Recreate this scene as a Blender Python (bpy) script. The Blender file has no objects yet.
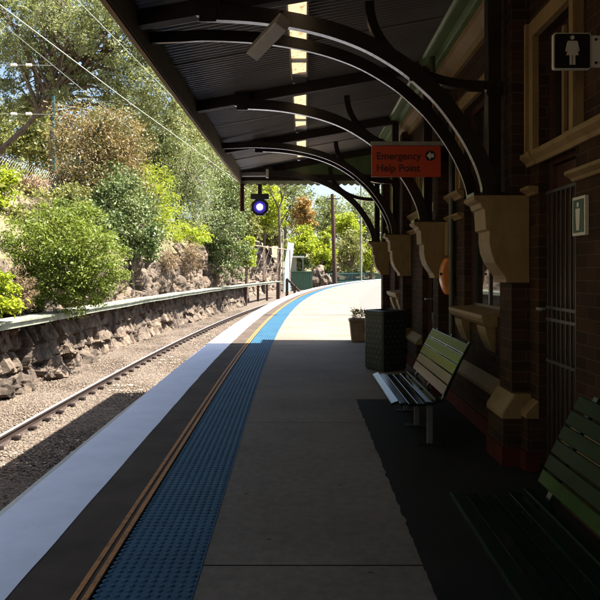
import bpy, bmesh, math, random
import numpy as np
from mathutils import Vector, noise

random.seed(7)
SC = bpy.context.scene
COL = SC.collection

# ------------------------------------------------------------------ camera
F = 650.0 / 600.0
EYE = 1.6
cam_d = bpy.data.cameras.new('camera')
cam = bpy.data.objects.new('camera', cam_d)
COL.objects.link(cam)
cam_d.sensor_width = 36.0
cam_d.lens = 36.0 * F
cam_d.shift_x = -5 / 600.0
cam_d.shift_y = -30 / 600.0
cam_d.clip_start = 0.05
cam_d.clip_end = 3000
cam.location = (0, 0, EYE)
cam.rotation_euler = (math.radians(90), 0, 0)
SC.camera = cam
SC.render.resolution_x = 1024
SC.render.resolution_y = 1024

# ------------------------------------------------------------------ world, sun, exposure
TO_SUN = Vector((0.525, 0.06, 1.0)).normalized()
ELEV = math.asin(TO_SUN.z)
AZ = math.atan2(TO_SUN.x, TO_SUN.y)
W = bpy.data.worlds.new('World')
SC.world = W
W.use_nodes = True
wn = W.node_tree
wn.nodes.clear()
wo = wn.nodes.new('ShaderNodeOutputWorld')
wb = wn.nodes.new('ShaderNodeBackground')
ws = wn.nodes.new('ShaderNodeTexSky')
ws.sky_type = 'NISHITA'
ws.sun_disc = False
ws.sun_elevation = ELEV
ws.sun_rotation = AZ
ws.dust_density = 2.6
wb.inputs['Strength'].default_value = 0.06
wn.links.new(ws.outputs[0], wb.inputs['Color'])
wn.links.new(wb.outputs[0], wo.inputs['Surface'])

sun_d = bpy.data.lights.new('sun', 'SUN')
sun_d.energy = 5.0
sun_d.angle = math.radians(0.53)
sun_d.color = (1.0, 0.94, 0.84)
sun = bpy.data.objects.new('sun', sun_d)
COL.objects.link(sun)
sun.rotation_euler = TO_SUN.to_track_quat('Z', 'Y').to_euler()
sun.location = (20, 5, 40)

SC.view_settings.view_transform = 'Standard'
SC.view_settings.look = 'None'
SC.view_settings.gamma = 1.0
SC.view_settings.use_curve_mapping = False
SC.view_settings.exposure = 2.28

# ------------------------------------------------------------------ helpers
def P(px, py, Y):
    """point seen at photo position (px, py) standing Y metres ahead"""
    return Vector(((px - 305) / 650.0 * Y, Y, EYE + (270 - py) / 650.0 * Y))

def edge(Y):
    """x of the curving platform edge at distance Y"""
    return -1.86 - 0.02 * Y + max(0.0, Y - 8.0) ** 2 / 640.0

class MB:
    def __init__(self):
        self.v = []; self.f = []
    def quad(self, a, b, c, d):
        n = len(self.v); self.v += [tuple(a), tuple(b), tuple(c), tuple(d)]; self.f.append((n, n+1, n+2, n+3)); return self
    def box(self, x0, x1, y0, y1, z0, z1):
        n = len(self.v)
        self.v += [(x0,y0,z0),(x1,y0,z0),(x1,y1,z0),(x0,y1,z0),(x0,y0,z1),(x1,y0,z1),(x1,y1,z1),(x0,y1,z1)]
        self.f += [(n,n+3,n+2,n+1),(n+4,n+5,n+6,n+7),(n,n+1,n+5,n+4),(n+1,n+2,n+6,n+5),(n+2,n+3,n+7,n+6),(n+3,n,n+4,n+7)]
        return self
    def prism(self, poly, a0, a1, axis='Y'):
        """poly is a closed 2-D outline; XZ extruded along Y, YZ along X, XY along Z"""
        n = len(self.v); m = len(poly)
        for a in (a0, a1):
            for (p, q) in poly:
                self.v.append({'Y': (p, a, q), 'X': (a, p, q), 'Z': (p, q, a)}[axis])
        self.f.append(tuple(range(n, n+m))); self.f.append(tuple(range(n+2*m-1, n+m-1, -1)))
        for i in range(m):
            j = (i+1) % m
            self.f.append((n+i, n+m+i, n+m+j, n+j))
        return self
    def tube(self, pts, r, k=8, cap=True):
        pts = [Vector(p) for p in pts]
        rs = r if isinstance(r, (list, tuple)) else [r]*len(pts)
        n = len(self.v); up = Vector((0.13, 0.21, 1)).normalized()
        for i, p in enumerate(pts):
            t = (pts[min(i+1, len(pts)-1)] - pts[max(i-1, 0)]).normalized()
            a = t.cross(up)
            if a.length < 1e-3: a = t.cross(Vector((1, 0, 0)))
            a.normalize(); b = t.cross(a)
            for j in range(k):
                an = 2*math.pi*j/k
                self.v.append(tuple(p + (a*math.cos(an) + b*math.sin(an))*rs[i]))
        for i in range(len(pts)-1):
            for j in range(k):
                q = (j+1) % k
                self.f.append((n+i*k+j, n+i*k+q, n+(i+1)*k+q, n+(i+1)*k+j))
        if cap:
            self.f.append(tuple(n+j for j in range(k))[::-1])
            self.f.append(tuple(n+(len(pts)-1)*k+j for j in range(k)))
        return self
    def lathe(self, prof, c, k=24):
        n = len(self.v)
        for (r, z) in prof:
            for j in range(k):
                a = 2*math.pi*j/k
                self.v.append((c[0]+r*math.cos(a), c[1]+r*math.sin(a), c[2]+z))
        for i in range(len(prof)-1):
            for j in range(k):
                q = (j+1) % k
                self.f.append((n+i*k+j, n+i*k+q, n+(i+1)*k+q, n+(i+1)*k+j))
        return self
    def ribbon(self, pts, y0, y1, th):
        """bar following an XZ polyline: th thick upwards across the line, y0..y1 wide"""
        up = []; m = len(pts)
        for i in range(m):
            a = Vector(pts[max(i-1, 0)]); b = Vector(pts[min(i+1, m-1)])
            t = (b-a).normalized(); nrm = Vector((-t.y, t.x))
            up.append((pts[i][0]+nrm.x*th, pts[i][1]+nrm.y*th))
        n = len(self.v)
        for i in range(m):
            for (q, yy) in ((pts[i], y0), (pts[i], y1), (up[i], y1), (up[i], y0)):
                self.v.append((q[0], yy, q[1]))
        for i in range(m-1):
            for j in range(4):
                k = (j+1) % 4
                self.f.append((n+i*4+j, n+i*4+k, n+(i+1)*4+k, n+(i+1)*4+j))
        self.f.append((n, n+1, n+2, n+3)); e = n+(m-1)*4; self.f.append((e+3, e+2, e+1, e))
        return self
    def obj(self, name, mat, parent=None, bevel=0, smooth=False):
        return mesh_obj(name, self.v, self.f, mat, parent, bevel, smooth)

def mesh_obj(name, v, f, mat, parent=None, bevel=0, smooth=False):
    me = bpy.data.meshes.new(name)
    me.from_pydata(v, [], f)
    bm = bmesh.new(); bm.from_mesh(me); bmesh.ops.recalc_face_normals(bm, faces=bm.faces); bm.to_mesh(me); bm.free()
    return finish(name, me, mat, parent, bevel, smooth)

def finish(name, me, mat, parent=None, bevel=0, smooth=False):
    me.materials.append(mat)
    o = bpy.data.objects.new(name, me)
    COL.objects.link(o)
    if parent is not None:
        o.parent = parent
        o.location = -parent.location if not parent.parent else -(parent.location + parent.parent.location)
    if smooth:
        me.polygons.foreach_set('use_smooth', [True]*len(me.polygons))
    if bevel:
        m = o.modifiers.new('bevel', 'BEVEL'); m.width = bevel; m.segments = 2; m.limit_method = 'ANGLE'
    return o

def quads_obj(name, V, Q, mat, parent=None):
    """big numpy meshes: V (n,3), Q (m,k)"""
    me = bpy.data.meshes.new(name)
    k = Q.shape[1]
    me.vertices.add(len(V)); me.vertices.foreach_set('co', np.asarray(V, dtype=np.float32).ravel())
    me.loops.add(Q.size); me.loops.foreach_set('vertex_index', np.asarray(Q, dtype=np.int32).ravel())
    me.polygons.add(len(Q)); me.polygons.foreach_set('loop_start', np.arange(0, Q.size, k, dtype=np.int32))
    me.update(calc_edges=True); me.validate()
    return finish(name, me, mat, parent)

def thing(name, label, cat, loc=(0, 0, 0), group=None):
    o = bpy.data.objects.new(name, None)
    o.empty_display_size = 0.2
    COL.objects.link(o); o.location = loc
    return tag(o, label, cat, group)

def tag(o, label, cat, group=None):
    o['label'] = label; o['category'] = cat
    if group: o['group'] = group
    return o

def struct(o):
    o['kind'] = 'structure'; return o

# ------------------------------------------------------------------ materials
class NT:
    def __init__(self, name):
        self.m = bpy.data.materials.new(name); self.m.use_nodes = True
        self.t = self.m.node_tree; self.b = self.t.nodes['Principled BSDF']; self.out = self.t.nodes['Material Output']
    def n(self, typ, **kw):
        nd = self.t.nodes.new(typ)
        for k, v in kw.items():
            if hasattr(nd, k): setattr(nd, k, v)
            else: nd.inputs[k].default_value = v
        return nd
    def l(self, a, b): self.t.links.new(a, b)
    def coord(self):
        return self.n('ShaderNodeNewGeometry').outputs['Position']
    def noise(self, scale, detail=5, rough=0.6, vec=None):
        nd = self.n('ShaderNodeTexNoise'); nd.inputs['Scale'].default_value = scale
        nd.inputs['Detail'].default_value = detail; nd.inputs['Roughness'].default_value = rough
        self.l(vec if vec is not None else self.coord(), nd.inputs['Vector']); return nd.outputs['Fac']
    def ramp(self, fac, stops):
        r = self.n('ShaderNodeValToRGB'); e = r.color_ramp.elements
        while len(e) < len(stops): e.new(0.5)
        for el, (p, c) in zip(e, stops):
            el.position = p; el.color = (*c, 1) if len(c) == 3 else c
        self.l(fac, r.inputs['Fac']); return r.outputs['Color']
    def mix(self, fac, a, b, mode='MIX'):
        m = self.n('ShaderNodeMix', data_type='RGBA', blend_type=mode)
        for s, i in ((fac, 0), (a, 6), (b, 7)):
            if isinstance(s, (int, float)): m.inputs[i].default_value = s
            elif isinstance(s, tuple): m.inputs[i].default_value = (*s, 1)
            else: self.l(s, m.inputs[i])
        return m.outputs[2]
    def bump(self, h, strength=0.4, dist=0.02):
        b = self.n('ShaderNodeBump'); b.inputs['Strength'].default_value = strength; b.inputs['Distance'].default_value = dist
        self.l(h, b.inputs['Height']); self.l(b.outputs[0], self.b.inputs['Normal'])

def plain(name, col, rough=0.6, var=0.25, scale=6.0, metal=0.0, bump=0.15, spec=0.5, fine=60.0):
    t = NT(name)
    f = t.noise(scale)
    lo = tuple(c*(1-var) for c in col); hi = tuple(min(1, c*(1+var)) for c in col)
    c = t.ramp(f, [(0.3, lo), (0.7, hi)])
    t.l(c, t.b.inputs['Base Color'])
    t.b.inputs['Roughness'].default_value = rough; t.b.inputs['Metallic'].default_value = metal
    t.b.inputs['Specular IOR Level'].default_value = spec
    if bump: t.bump(t.noise(fine), bump, 0.004)
    return t.m

def leaf_mat(name, cols, trans=0.35, gloss=0.45):
    t = NT(name)
    g = t.n('ShaderNodeNewGeometry')
    cr = t.ramp(g.outputs['Random Per Island'], [(i/(len(cols)-1), c) for i, c in enumerate(cols)])
    big = t.noise(1.5, 3)
    c = t.mix(0.6, cr, t.ramp(big, [(0.35, cols[0]), (0.65, cols[-1])]))
    t.l(c, t.b.inputs['Base Color'])
    t.b.inputs['Roughness'].default_value = gloss; t.b.inputs['Specular IOR Level'].default_value = 0.2
    tr = t.n('ShaderNodeBsdfTranslucent')
    t.l(t.mix(1.0, c, (1.0, 1.0, 0.55), 'MULTIPLY'), tr.inputs['Color'])
    ms = t.n('ShaderNodeMixShader'); ms.inputs[0].default_value = trans
    t.l(t.b.outputs[0], ms.inputs[1]); t.l(tr.outputs[0], ms.inputs[2]); t.l(ms.outputs[0], t.out.inputs['Surface'])
    return t.m

def brick_mat(name, c1, c2, mortar):
    t = NT(name)
    pos = t.coord(); s = t.n('ShaderNodeSeparateXYZ'); t.l(pos, s.inputs[0])
    a = t.n('ShaderNodeMath', operation='ADD'); t.l(s.outputs[0], a.inputs[0]); t.l(s.outputs[1], a.inputs[1])
    cb = t.n('ShaderNodeCombineXYZ'); t.l(a.outputs[0], cb.inputs[0]); t.l(s.outputs[2], cb.inputs[1])
    b = t.n('ShaderNodeTexBrick'); t.l(cb.outputs[0], b.inputs['Vector'])
    b.inputs['Scale'].default_value = 1.0; b.inputs['Brick Width'].default_value = 0.235; b.inputs['Row Height'].default_value = 0.085
    b.inputs['Mortar Size'].default_value = 0.006; b.inputs['Mortar Smooth'].default_value = 0.3; b.inputs['Bias'].default_value = 0.0
    b.inputs['Color1'].default_value = (*c1, 1); b.inputs['Color2'].default_value = (*c2, 1); b.inputs['Mortar'].default_value = (*mortar, 1)
    dirt = t.ramp(t.noise(2.2), [(0.3, (0.6, 0.58, 0.55)), (0.7, (1.15, 1.1, 1.05))])
    t.l(t.mix(1.0, b.outputs['Color'], dirt, 'MULTIPLY'), t.b.inputs['Base Color'])
    t.b.inputs['Roughness'].default_value = 0.85; t.b.inputs['Specular IOR Level'].default_value = 0.12
    inv = t.n('ShaderNodeMath', operation='SUBTRACT'); inv.inputs[0].default_value = 1.0; t.l(b.outputs['Fac'], inv.inputs[1])
    ad = t.n('ShaderNodeMath', operation='MULTIPLY_ADD'); t.l(t.noise(90), ad.inputs[0]); ad.inputs[1].default_value = 0.3; t.l(inv.outputs[0], ad.inputs[2])
    t.bump(ad.outputs[0], 0.7, 0.006)
    return t.m

M = {}
M['brick'] = brick_mat('brick', (0.055, 0.029, 0.018), (0.028, 0.017, 0.012), (0.070, 0.048, 0.033))
M['cream'] = plain('cream_paint', (0.215, 0.145, 0.066), 0.6, 0.18, 3, spec=0.2)
M['iron'] = plain('dark_iron_paint', (0.014, 0.009, 0.008), 0.25, 0.3, 8, spec=0.6)
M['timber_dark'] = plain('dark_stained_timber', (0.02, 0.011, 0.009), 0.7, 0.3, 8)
M['fascia'] = plain('fascia_paint', (0.20, 0.17, 0.11), 0.6, 0.2, 5)
M['green_paint'] = plain('green_paint', (0.10, 0.16, 0.06), 0.35, 0.2, 4)
M['pale_green'] = plain('pale_green_paint', (0.55, 0.62, 0.42), 0.5, 0.15, 6)
M['bench'] = plain('bench_green_enamel', (0.006, 0.017, 0.011), 0.16, 0.3, 5, spec=0.09, bump=0.06)
M['bench_dull'] = plain('dull_dark_green_enamel', (0.010, 0.024, 0.014), 0.3, 0.35, 5, spec=0.035, bump=0.08)  # same enamel, reflections turned down to darken the near bench's back
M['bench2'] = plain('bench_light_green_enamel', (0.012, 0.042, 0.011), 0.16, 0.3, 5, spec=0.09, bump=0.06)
M['black'] = plain('black_enamel', (0.015, 0.015, 0.015), 0.35, 0.3)
M['binm'] = plain('bin_green_steel', (0.013, 0.022, 0.016), 0.4, 0.3)
M['door'] = plain('door_brown_paint', (0.05, 0.02, 0.014), 0.35, 0.3, 9)
M['redskirt'] = plain('red_oxide_paint', (0.06, 0.014, 0.010), 0.7, 0.3, spec=0.1)
M['bars'] = plain('security_bar_steel', (0.05, 0.042, 0.037), 0.45, 0.2, metal=0.3)
M['grey_metal'] = plain('grey_metal', (0.25, 0.245, 0.235), 0.4, 0.15, metal=0.2)
M['legm'] = plain('bench_leg_grey', (0.10, 0.10, 0.10), 0.45, 0.2)
M['galv'] = plain('weathered_galvanised', (0.24, 0.26, 0.20), 0.6, 0.45, 2.5, metal=0.2)
M['white_plastic'] = plain('white_plastic', (0.75, 0.74, 0.70), 0.45, 0.06)
M['sign_black'] = plain('sign_black', (0.008, 0.008, 0.010), 0.45, 0.1, bump=0)
M['sign_white'] = plain('sign_white', (0.55, 0.52, 0.47), 0.5, 0.05, bump=0)
M['sign_red'] = plain('sign_red', (0.42, 0.045, 0.014), 0.45, 0.08, 2, bump=0)
M['sign_ink'] = plain('sign_ink', (0.05, 0.006, 0.005), 0.45, 0.1, bump=0)
M['sign_green'] = plain('sign_green', (0.012, 0.06, 0.035), 0.5, 0.1, bump=0)
M['orange'] = plain('orange_shell', (0.62, 0.20, 0.035), 0.35, 0.15, 4)
M['pot'] = plain('terracotta_pot', (0.27, 0.18, 0.11), 0.75, 0.3, 8)
M['rail'] = plain('rail_rust', (0.035, 0.022, 0.017), 0.55, 0.3, 20)
M['rail_top'] = plain('rail_polished', (0.42, 0.42, 0.45), 0.38, 0.1, 10, metal=0.6)
M['sleeper'] = plain('sleeper_concrete', (0.40, 0.31, 0.23), 0.85, 0.3, 12)
M['bark'] = plain('bark', (0.11, 0.08, 0.06), 0.9, 0.5, 5, bump=0.8, fine=25)
M['bark_pale'] = plain('pale_bark', (0.30, 0.25, 0.20), 0.9, 0.4, 5, bump=0.6, fine=20)
M['pole_wood'] = plain('pole_wood', (0.055, 0.026, 0.017), 0.85, 0.4, 4)
M['teal'] = plain('teal_pole_paint', (0.02, 0.07, 0.065), 0.4, 0.2)
M['cabinet'] = plain('cabinet_green', (0.06, 0.13, 0.08), 0.5, 0.15)
M['fencewire'] = plain('fence_wire', (0.07, 0.055, 0.05), 0.5, 0.2, bump=0)
M['straw_post'] = plain('pale_rusty_post', (0.30, 0.22, 0.16), 0.7, 0.3)
M['downpipe'] = plain('downpipe_paint', (0.035, 0.038, 0.026), 0.45, 0.2)
M['paleblue'] = plain('pale_blue_sheet', (0.30, 0.43, 0.48), 0.5, 0.15, 0.8)
M['wire'] = plain('wire', (0.30, 0.32, 0.30), 0.4, 0.1, metal=0.5, bump=0)
M['copper'] = plain('wire_green', (0.45, 0.50, 0.42), 0.4, 0.1, bump=0)
M['insul'] = plain('insulator', (0.85, 0.78, 0.74), 0.3, 0.05, bump=0)
M['postwood'] = plain('dark_post_timber', (0.06, 0.03, 0.022), 0.8, 0.4)

def m_cream():
    t = NT('aged_cream_paint'); pos = t.coord()
    mp = t.n('ShaderNodeMapping'); mp.inputs['Scale'].default_value = (1, 1, 0.22); t.l(pos, mp.inputs[0])
    c = t.ramp(t.noise(2.5, 5), [(0.3, (0.19, 0.128, 0.058)), (0.7, (0.25, 0.172, 0.082))])
    g = t.ramp(t.noise(14, 7, 0.7, mp.outputs[0]), [(0.36, (0.55, 0.50, 0.45)), (0.55, (1.0, 1.0, 1.0))])
    c = t.mix(0.35, c, g, 'MULTIPLY')
    ch = t.ramp(t.noise(30, 8, 0.8), [(0.28, (0.35, 0.28, 0.24)), (0.33, (1, 1, 1))])
    t.l(t.mix(0.8, c, ch, 'MULTIPLY'), t.b.inputs['Base Color']); t.b.inputs['Roughness'].default_value = 0.6
    t.b.inputs['Specular IOR Level'].default_value = 0.2
    t.bump(t.noise(45, 6), 0.3, 0.004); return t.m
M['cream'] = m_cream()
def m_concrete():
    t = NT('platform_concrete')
    c = t.ramp(t.noise(1.3, 6), [(0.3, (0.14, 0.115, 0.094)), (0.7, (0.185, 0.155, 0.128))])
    c = t.mix(0.3, c, t.ramp(t.noise(14, 6, 0.7), [(0.35, (0.085, 0.073, 0.062)), (0.65, (0.23, 0.195, 0.165))]))
    st_ = t.ramp(t.noise(0.55, 4, 0.55), [(0.40, (0.95, 0.93, 0.91)), (0.58, (1.16, 1.15, 1.13))])
    c = t.mix(0.9, c, st_, 'MULTIPLY')
    # scattered dark gum spots
    v = t.n('ShaderNodeTexVoronoi'); v.inputs['Scale'].default_value = 3.2; t.l(t.coord(), v.inputs['Vector'])
    sp = t.ramp(v.outputs['Distance'], [(0.035, (0.55, 0.53, 0.5)), (0.07, (1, 1, 1))])
    t.l(t.mix(1.0, c, sp, 'MULTIPLY'), t.b.inputs['Base Color']); t.b.inputs['Roughness'].default_value = 0.8; t.b.inputs['Specular IOR Level'].default_value = 0.15
    t.bump(t.noise(160, 4), 0.25, 0.003); return t.m
def m_asphalt(name, c0, c1, rough=0.8):
    t = NT(name)
    c = t.ramp(t.noise(2.5, 6), [(0.3, c0), (0.7, c1)])
    c = t.mix(0.35, c, t.ramp(t.noise(220, 3), [(0.35, tuple(x*0.4 for x in c0)), (0.65, tuple(x*1.7 for x in c1))]))
    t.l(c, t.b.inputs['Base Color']); t.b.inputs['Roughness'].default_value = rough; t.b.inputs['Specular IOR Level'].default_value = 0.08
    t.bump(t.noise(240, 3), 0.6, 0.004); return t.m
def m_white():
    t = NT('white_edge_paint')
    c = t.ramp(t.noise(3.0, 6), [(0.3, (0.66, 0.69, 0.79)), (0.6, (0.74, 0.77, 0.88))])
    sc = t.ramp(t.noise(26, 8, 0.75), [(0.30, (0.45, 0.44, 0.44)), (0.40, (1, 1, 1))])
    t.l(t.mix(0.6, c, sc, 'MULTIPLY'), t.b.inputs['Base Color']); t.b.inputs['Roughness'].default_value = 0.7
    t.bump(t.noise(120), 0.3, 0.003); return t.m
def m_tactile():
    t = NT('blue_tactile')
    c = t.ramp(t.noise(2.0, 6), [(0.3, (0.011, 0.055, 0.105)), (0.7, (0.02, 0.095, 0.165))])
    c = t.mix(0.4, c, t.ramp(t.noise(40, 5, 0.7), [(0.4, (0.008, 0.022, 0.045)), (0.65, (0.035, 0.125, 0.20))]))
    t.l(c, t.b.inputs['Base Color']); t.b.inputs['Roughness'].default_value = 0.6; t.b.inputs['Specular IOR Level'].default_value = 0.2; return t.m
def m_yellow():
    t = NT('yellow_line')
    c = t.ramp(t.noise(18, 6, 0.7), [(0.38, (0.22, 0.10, 0.03)), (0.52, (0.44, 0.175, 0.035))])
    t.l(c, t.b.inputs['Base Color']); t.b.inputs['Roughness'].default_value = 0.7; return t.m
def m_rock():
    t = NT('sandstone_rock')
    pos = t.coord()
    mp = t.n('ShaderNodeMapping'); mp.inputs['Scale'].default_value = (1, 1, 0.45); t.l(pos, mp.inputs[0])
    c = t.ramp(t.noise(1.1, 7, 0.65, mp.outputs[0]), [(0.28, (0.042, 0.033, 0.026)), (0.43, (0.115, 0.088, 0.067)), (0.58, (0.20, 0.158, 0.12)), (0.78, (0.22, 0.13, 0.078))])
    mp2 = t.n('ShaderNodeMapping'); mp2.inputs['Scale'].default_value = (1, 1, 0.3); t.l(pos, mp2.inputs[0])
    c2 = t.ramp(t.noise(6, 9, 0.75, mp2.outputs[0]), [(0.38, (0.28, 0.25, 0.24)), (0.6, (1.15, 1.1, 1.05))])
    t.l(t.mix(0.85, c, c2, 'MULTIPLY'), t.b.inputs['Base Color']); t.b.inputs['Roughness'].default_value = 0.9
    t.bump(t.noise(9, 9, 0.75), 0.9, 0.08); return t.m
def m_gravel(name, lo, hi):
    t = NT(name)
    v = t.n('ShaderNodeTexVoronoi'); v.inputs['Scale'].default_value = 22; t.l(t.coord(), v.inputs['Vector'])
    s = t.n('ShaderNodeSeparateColor'); t.l(v.outputs['Color'], s.inputs[0])
    c = t.ramp(s.outputs[0], [(0.0, lo), (0.5, tuple((a+b)/2 for a, b in zip(lo, hi))), (1.0, hi)])
    t.l(c, t.b.inputs['Base Color']); t.b.inputs['Roughness'].default_value = 0.9
    t.bump(v.outputs['Distance'], 1.0, 0.03); return t.m
def m_stone():
    t = NT('ballast_stone')
    g = t.n('ShaderNodeNewGeometry')
    c = t.ramp(g.outputs['Random Per Island'], [(0, (0.042, 0.033, 0.026)), (0.4, (0.11, 0.082, 0.060)), (0.8, (0.175, 0.134, 0.10)), (1, (0.075, 0.052, 0.037))])
    t.l(c, t.b.inputs['Base Color']); t.b.inputs['Roughness'].default_value = 0.9; return t.m
def m_hill():
    t = NT('hillside_soil')
    c = t.ramp(t.noise(0.8, 7), [(0.3, (0.10, 0.075, 0.045)), (0.5, (0.19, 0.15, 0.08)), (0.7, (0.10, 0.13, 0.04))])
    c = t.mix(0.5, c, t.ramp(t.noise(12, 6, 0.7), [(0.35, (0.05, 0.04, 0.025)), (0.65, (0.26, 0.21, 0.12))]))
    t.l(c, t.b.inputs['Base Color']); t.b.inputs['Roughness'].default_value = 0.95
    t.bump(t.noise(8, 8, 0.7), 0.9, 0.08); return t.m
def m_roof():
    t = NT('corrugated_steel')
    c = t.ramp(t.noise(1.5, 5), [(0.3, (0.19, 0.175, 0.165)), (0.7, (0.25, 0.235, 0.22))])
    t.l(c, t.b.inputs['Base Color']); t.b.inputs['Roughness'].default_value = 0.42; t.b.inputs['Metallic'].default_value = 0.3; return t.m
def m_skylight():
    t = NT('skylight_sheet')
    pos = t.coord()
    # leaf litter lying on the sheet, thicker against the rafters
    n1 = t.ramp(t.noise(16, 5, 0.7), [(0.36, (0.05, 0.03, 0.012)), (0.5, (0.30, 0.22, 0.13))])
    c = t.mix(0.65, (0.22, 0.16, 0.085), n1)
    t.b.inputs['Base Color'].default_value = (0.8, 0.75, 0.6, 1)
    tr = t.n('ShaderNodeBsdfTranslucent'); t.l(c, tr.inputs['Color'])
    ms = t.n('ShaderNodeMixShader'); ms.inputs[0].default_value = 0.85
    t.l(t.b.outputs[0], ms.inputs[1]); t.l(tr.outputs[0], ms.inputs[2]); t.l(ms.outputs[0], t.out.inputs['Surface'])
    return t.m
def m_glass():
    t = NT('window_glass')
    t.b.inputs['Base Color'].default_value = (0.012, 0.012, 0.012, 1); t.b.inputs['Roughness'].default_value = 0.04
    t.b.inputs['Specular IOR Level'].default_value = 1.0; t.b.inputs['IOR'].default_value = 1.6
    t.bump(t.noise(3, 2), 0.03, 0.01); return t.m
def m_emit(name, col, s):
    t = NT(name); t.b.inputs['Base Color'].default_value = (*col, 1)
    t.b.inputs['Emission Color'].default_value = (*col, 1); t.b.inputs['Emission Strength'].default_value = s; return t.m

M['concrete'] = m_concrete()
M['asphalt'] = m_asphalt('black_edge_asphalt', (0.042, 0.033, 0.028), (0.10, 0.077, 0.062))
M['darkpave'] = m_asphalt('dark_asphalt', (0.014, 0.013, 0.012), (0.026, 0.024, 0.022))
M['far_asphalt'] = m_asphalt('grey_asphalt', (0.115, 0.10, 0.095), (0.15, 0.132, 0.122))
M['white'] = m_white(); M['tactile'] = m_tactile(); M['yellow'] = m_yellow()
M['rock'] = m_rock(); M['ballast'] = m_gravel('ballast_bed', (0.038, 0.029, 0.022), (0.155, 0.118, 0.088)); M['stone'] = m_stone()
M['hill'] = m_hill(); M['roof'] = m_roof(); M['skylight'] = m_skylight(); M['glass'] = m_glass()
M['lamp_white'] = m_emit('signal_lens', (0.92, 0.93, 1.0), 3.0)
M['lamp_blue'] = m_emit('signal_halo', (0.035, 0.02, 0.34), 0.09)

L = {
 'bright': leaf_mat('leaf_bright_green', [(0.07, 0.115, 0.018), (0.150, 0.215, 0.034), (0.25, 0.29, 0.06)]),
 'yellow': leaf_mat('leaf_yellow_green', [(0.150, 0.237, 0.015), (0.300, 0.375, 0.031), (0.450, 0.475, 0.062)], 0.45),
 'dark': leaf_mat('leaf_dark_glossy', [(0.035, 0.07, 0.018), (0.09, 0.14, 0.035), (0.22, 0.25, 0.11)], 0.2, 0.5),
 'rust': leaf_mat('leaf_rust_olive', [(0.084, 0.102, 0.036), (0.235, 0.20, 0.09), (0.36, 0.235, 0.13)], 0.3),
 'grey': leaf_mat('leaf_grey_green', [(0.09, 0.13, 0.05), (0.20, 0.25, 0.10), (0.34, 0.37, 0.19)], 0.3),
 'olive': leaf_mat('leaf_olive', [(0.078, 0.104, 0.029), (0.182, 0.208, 0.058), (0.312, 0.299, 0.104)], 0.3),
 'gum': leaf_mat('leaf_gum', [(0.06, 0.10, 0.03), (0.16, 0.20, 0.06), (0.31, 0.33, 0.14)], 0.3),
 'gumlight': leaf_mat('leaf_gum_light', [(0.08, 0.11, 0.045), (0.20, 0.235, 0.10), (0.36, 0.37, 0.20)], 0.35),
 'orange': leaf_mat('leaf_orange', [(0.12, 0.11, 0.04), (0.198, 0.132, 0.044), (0.374, 0.187, 0.066), (0.462, 0.275, 0.099)], 0.35),
 'pink': leaf_mat('leaf_pink', [(0.300, 0.180, 0.140), (0.450, 0.300, 0.250), (0.250, 0.200, 0.100)], 0.3),
 'straw': leaf_mat('leaf_straw', [(0.128, 0.088, 0.056), (0.224, 0.152, 0.096), (0.288, 0.216, 0.136)], 0.2, 0.7),
}

# ------------------------------------------------------------------ ground, track bed
ow = lambda Y: 4.6 + 3.6 * min(1, max(0, (Y-50)/6.0))              # rock face distance beyond the platform edge
def Ttop(Y):
    if Y < 50: return 1.75 + max(0, min(1.25, (Y-14)*0.06))
    if Y < 56: return 2.8 + (Y-50)/6*2.0
    if Y < 78: return 4.8
    return max(0.3, 4.8 - (Y-78)*0.45)

MB().quad((-900, -300, -1.6), (900, -300, -1.6), (900, 1500, -1.6), (-900, 1500, -1.6))
g = MB(); g.quad((-900, -300, -1.6), (900, -300, -1.6), (900, 1500, -1.6), (-900, 1500, -1.6))
struct(g.obj('ground', M['hill']))

ys = list(np.arange(-34, 60, 1.0)) + list(np.arange(60, 190, 3.0))
def strip(name, mat, d0, d1, z, ya=-34, yb=190, thick=None, wob=0.0):
    """ribbon between two distances from the platform edge"""
    m = MB(); Y = [y for y in ys if ya < y < yb]; Y = [ya] + Y + [yb]
    fine = []
    for a, b in zip(Y[:-1], Y[1:]):
        k = 6 if (wob and a < 30) else 1
        fine += [a + (b-a)*i/k for i in range(k)]
    fine.append(Y[-1])
    n = 0
    for y in fine:
        w0 = wob*noise.noise(Vector((y*2.3, 1.7, d0))) if wob else 0
        w1 = wob*noise.noise(Vector((y*2.3, 7.7, d1))) if wob else 0
        m.v += [(edge(y)+d0+w0, y, z), (edge(y)+d1+w1, y, z)]
    for i in range(len(fine)-1):
        m.f.append((2*i, 2*i+1, 2*i+3, 2*i+2))
    return m.obj(name, mat)

# ballast bed with a gentle shoulder
bm_ = MB(); offs = [1.0, -0.2, -0.9, -1.3, -2.2, -2.85, -3.6, -4.2, -5.2, -9.5]; zs_ = [-1.2, -1.2, -1.12, -1.075, -1.085, -1.065, -1.075, -1.16, -1.15, -1.1]
Yb = [y for y in ys]
for y in Yb:
    for d, z in zip(offs, zs_):
        bm_.v.append((edge(y)+d, y, z + 0.03*noise.noise(Vector((y*0.7, d*1.3, 0)))))
k = len(offs)
for i in range(len(Yb)-1):
    for j in range(k-1):
        bm_.f.append((i*k+j, i*k+j+1, (i+1)*k+j+1, (i+1)*k+j))
struct(bm_.obj('track_bed', M['ballast'], smooth=True))

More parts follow.
